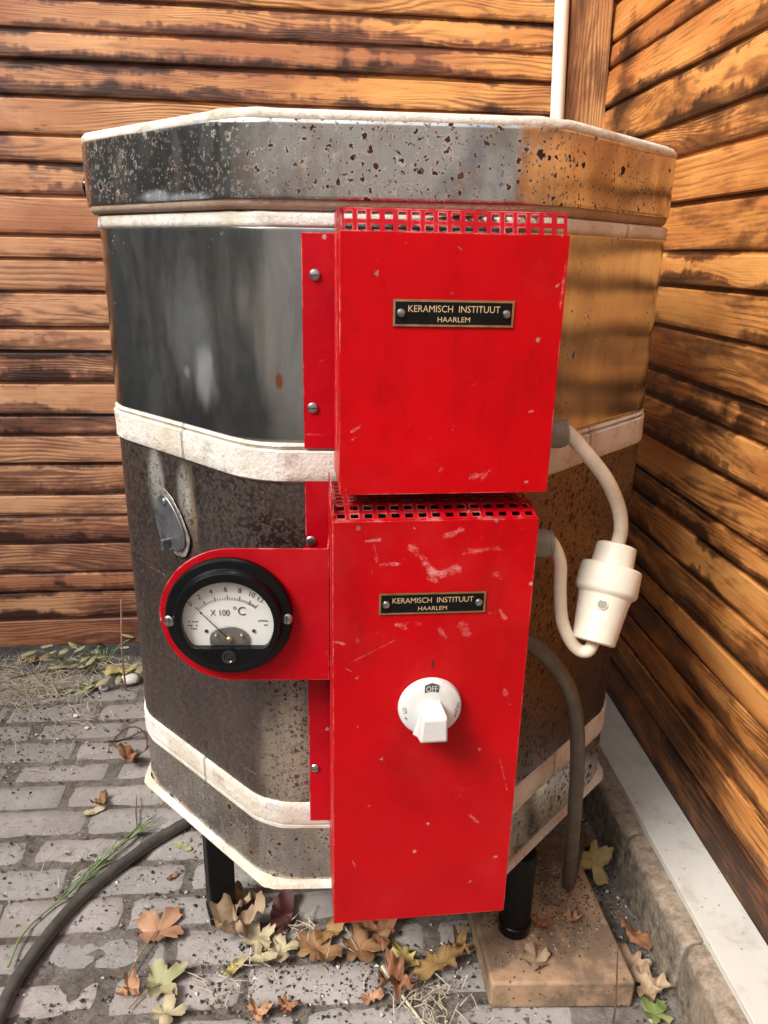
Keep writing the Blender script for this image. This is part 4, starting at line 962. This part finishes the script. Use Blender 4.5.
def stick(name, pts, r, mat, label, cat='twig'):
    m = MB(); S = spline(pts, 6); m.tube(S, [r*(1-.5*k/len(S)) for k in range(len(S))], 6); return m.build(name, mat, label=label, cat=cat)
stick('twig', [on_z(612, 1030, .004), on_y(616, 1000, .792), on_y(617, 970, .80), on_y(618, 945, .805)], .0016, M_twig, 'thin dark red twig standing in front of the ochre slab')
stick('twig', [on_z(382, 966, .02), on_z(398, 990, .012), on_z(428, 1030, .004)], .0032, M_straw, 'pale woody stem lying under the oak leaf')
stick('stalk', [on_z(126, 690, .0), on_y(122, 650, 1.55), on_y(121, 600, 1.56)], .0026, M_pinkstem, 'thin pinkish stalk rising at the left edge of the kiln', 'stalk')
stick('twig', [on_z(-10, 686, .02), on_z(30, 674, .02), on_z(80, 668, .02), on_z(128, 673, .03)], .003, M_twig, 'long grey twig lying along the weeds by the back wall')
cc = on_z(128, 746, .004); m = MB()
m.tube([cc+V((.042*cos(t), .036*sin(t), .010+.016*sin(t*1.7+1))) for t in [k*.35 for k in range(30)]], .0019, 6); m.build('curled_twig', M_twig, label='curled brown twig ring beside the lower left kiln edge', cat='twig')
stick('twig', [on_z(138, 835, .004), on_z(136, 812, .01), on_z(137, 795, .01)], .0016, M_twig, 'short dark twig above the tip of the green sprig')
# weeds along the foot of the back wall
M_weed = leaf_mat('weed_leaf', (.28, .26, .135), (.38, .32, .19))
def weed(px, py, n, h, label):
    C = on_z(px, py, 0.); m = MB(); st = MB()
    for k in range(n):
        a = random.uniform(0, 2*pi); L = random.uniform(.4, 1.)*h; d = V((cos(a), sin(a)*.6, 0)); tip = C+d*L*random.uniform(.5, 1.1)+V((0, 0, L*random.uniform(.2, .85)+.004))
        st.tube([C+d*.004, (C+tip)*.5+V((0, 0, L*.15)), tip], .0011, 5)
        s = random.uniform(.014, .026); b = V((random.uniform(-1, 1), random.uniform(-1, 1), random.uniform(-.3, .6))).normalized(); c = b.cross(V((0, 0, 1))).normalized(); nn = b.cross(c)
        rows = [(0, .05), (.25, .35), (.55, .42), (.85, .22), (1.05, .02)]; ids = [[m.vert(tip+b*t*s*1.6+c*w*s*e+nn*(abs(e)*.15*s+.25*s*t*t)) for e in (-1, 0, 1)] for t, w in rows]
        for p, q in zip(ids, ids[1:]):
            for j in (0, 1): m.face((p[j], p[j+1], q[j+1], q[j]), 0, [(.1, .3)]*4)
    r = empty('weed', C, label, 'weed', 'weeds along the back wall'); m.build('foliage', M_weed, r, angle=80); st.build('stem', M_sprig, r)
weed(72, 668, 12, .085, 'low withered weed left of the pinkish stalk'); weed(104, 664, 16, .10, 'leafy withered weed right beside the pinkish stalk'); weed(128, 680, 16, .07, 'small weed half hidden by the left kiln edge')
weed(88, 690, 10, .05, 'tiny weed in front of the leafy weeds')
# dry grass, cinders and crumbs
m = MB()
for (px, py, n, sx, sy, ln) in ((42, 690, 260, .11, .08, .09), (100, 668, 90, .12, .04, .06), (10, 668, 40, .06, .04, .08), (75, 720, 25, .10, .07, .06), (430, 1005, 45, .06, .03, .05), (310, 935, 25, .10, .03, .06), (240, 985, 14, .06, .04, .05), (60, 860, 16, .09, .05, .04), (500, 985, 14, .03, .06, .05), (30, 760, 14, .12, .05, .06)):
    C = on_z(px, py, .003)
    for k in range(n):
        p = C+V((random.gauss(0, sx*.5), random.gauss(0, sy*.5), random.uniform(0, .008))); a = random.uniform(0, 2*pi); d = V((cos(a), sin(a), random.uniform(-.05, .35)*(1 if py < 700 else .2)))*ln*random.uniform(.3, 1)
        m.tube([p, p+d*.5+V((0, 0, random.uniform(0, .01)))+V((random.uniform(-.006, .006), random.uniform(-.006, .006), 0)), p+d], [.0009, .0008, .0004], 4)
m.build('dry_grass', M_straw, kind='stuff')
n_ = NT('cinder_crumbs'); r = n_.sep(n_.attr('rnd'))
M_crumb = n_.set(Base_Color=n_.ramp(r[0], [(.0, (.025, .023, .022)), (.40, (.05, .04, .033)), (.5, (.15, .10, .065)), (.78, (.28, .22, .16)), (.93, (.45, .40, .33)), (1., (.72, .70, .65))]), Roughness=.9)
m = MB()
def crumb(p, s, rv):
    a = random.uniform(0, 2*pi); b = [V((cos(a+k*2.1)*s*random.uniform(.6, 1.3), sin(a+k*2.1)*s*random.uniform(.6, 1.3), 0)) for k in range(3)]
    i = [m.vert(p+q) for q in b]+[m.vert(p+V((0, 0, s*random.uniform(.5, 1.1))))]
    for f in ((0, 1, 3), (1, 2, 3), (2, 0, 3)): m.face([i[k] for k in f], 0, None, smooth=False, rnd=(rv, 0, 0))
for k in range(15000):
    p = V((random.uniform(-1.15, .42), random.uniform(.66, 1.75), .0015))
    if mnoise.noise(p*4.5)+.5*mnoise.noise(p*14) < random.uniform(-.45, .7): continue
    crumb(p, random.choice((.0010, .0014, .0018, .0024, .0032, .0045)), random.random()**1.15)
for k in range(4200):                        # the dirt gap along the kerb and the drift under the box
    s = random.random()
    if s < .5: y = random.uniform(.70, 1.35); p = CORNER+AL_R*(CORNER.y-y)+IN_R*random.uniform(.118, .19)+V((0, 0, -.004)); p.z = random.uniform(-.011, .002)
    elif s < .68: p = on_z(random.uniform(200, 470), random.gauss(975, 25), .001)
    else: q0 = c0+ex_*random.uniform(.01, .20)+ey_*random.triangular(.02, .26, .2); p = V((q0.x, q0.y, SLAB_T+.0005))
    crumb(p, random.choice((.0012, .0018, .0025, .004) if s < .68 else (.0008, .0012, .0018, .0024)), random.random()**(1.2 if s < .68 else 1.9))
m.build('crumbs', M_crumb, kind='stuff', origin=V((0, 0, 0)))
M_peb = plain('pale_pebble', (.62, .60, .56), .8, 0., .15, 40)
for px, py, s, lb in ((104, 690, .013, 'white pebble below the weeds by the back wall'), (130, 683, .026, 'rounded grey stone against the left kiln edge'), (76, 717, .007, 'small white pebble on the soil below the dry grass'), (87, 729, .006, 'tiny white pebble lower right of the dry grass'), (283, 932, .008, 'pale pebble in the leaf pile by the left kiln leg')):
    C = on_z(px, py, 0); m = MB(); N = 14
    rings = [[m.vert(C+V((cos(2*pi*i/N)*s*sin(t), sin(2*pi*i/N)*s*.8*sin(t), s*.55-s*.55*cos(t)))*1.0+V((1, 1, 1))*0) if False else m.vert((C.x+cos(2*pi*i/N)*s*sin(t)*(1+.15*mnoise.noise(V((i, t, s*999)))), C.y+sin(2*pi*i/N)*s*.8*sin(t), s*.5-s*.55*cos(t))) for i in range(N)] for t in (.15, .6, 1.1, 1.57, 2.1, 2.6, 3.0)]
    for a, b in zip(rings, rings[1:]):
        for i in range(N): k = (i+1) % N; m.face((a[i], a[k], b[k], b[i]))
    m.face(rings[0][::-1]); m.face(rings[-1]); m.build('pebble', M_peb, angle=80, label=lb, cat='pebble', group='loose pebbles')

# ------------------------------------------------------------------ added unseen walls: pale behind for steel reflections, dark at left also for shade
M_added_house_wall = plain('added_house_render', (.82, .77, .70), .8, 0., .1, 3)
m = MB(); m.box((-3.2, -3.4, -.01), (5.2, 0, 0), (0, .2, 0), (0, 0, 2.9)); hw = m.build('added_house_wall', M_added_house_wall, label='pale rendered house wall added behind the camera, unseen, to brighten what the front steel mirrors', cat='wall')
M_shade_wall = plain('shade_wall_dark', (.14, .158, .156), .8, 0., .3, 4)
m = MB()
for k in range(43): m.box((-2.55+random.uniform(-.006, .006), -3.35+k*.13, -.01), (.03, 0, 0), (0, .124, 0), (0, 0, 2.4))  # added blocker, its height set to shade the lower left
m.build('shade_wall', M_shade_wall, label='tall dark upright board wall added at far left, unseen, shading the lower left and mirrored in the steel', cat='wall')

# ------------------------------------------------------------------ light
SUN_EL, SUN_AZ = radians(47), radians(230)       # azimuth clockwise from +Y: behind the camera, to its left
w = bpy.data.worlds.new('World'); scene.world = w; w.use_nodes = True; nt = w.node_tree
bg = nt.nodes['Background']; sky = nt.nodes.new('ShaderNodeTexSky'); sky.sky_type = 'NISHITA'; sky.sun_disc = False; sky.sun_elevation = SUN_EL; sky.sun_rotation = SUN_AZ; sky.dust_density = 3.; sky.air_density = 1.
hs = nt.nodes.new('ShaderNodeHueSaturation'); hs.inputs['Saturation'].default_value = .35
nt.links.new(sky.outputs[0], hs.inputs['Color']); nt.links.new(hs.outputs[0], bg.inputs[0]); bg.inputs[1].default_value = .15
ld = bpy.data.lights.new('sun', 'SUN'); ld.energy = 2.1; ld.angle = radians(20); ld.color = (1, .965, .905)
sun = bpy.data.objects.new('sun', ld); col.objects.link(sun)
dsun = V((sin(SUN_AZ)*cos(SUN_EL), cos(SUN_AZ)*cos(SUN_EL), sin(SUN_EL)))
sun.rotation_euler = dsun.to_track_quat('Z', 'Y').to_euler(); sun.location = (-3, -3, 6)
vs = scene.view_settings; vs.view_transform = 'Standard'; vs.look = 'None'; vs.gamma = 1; vs.use_curve_mapping = False; vs.exposure = 1.0
scene.render.engine = 'CYCLES'; scene.cycles.use_denoising = True; scene.cycles.max_bounces = 8; scene.cycles.caustics_reflective = False
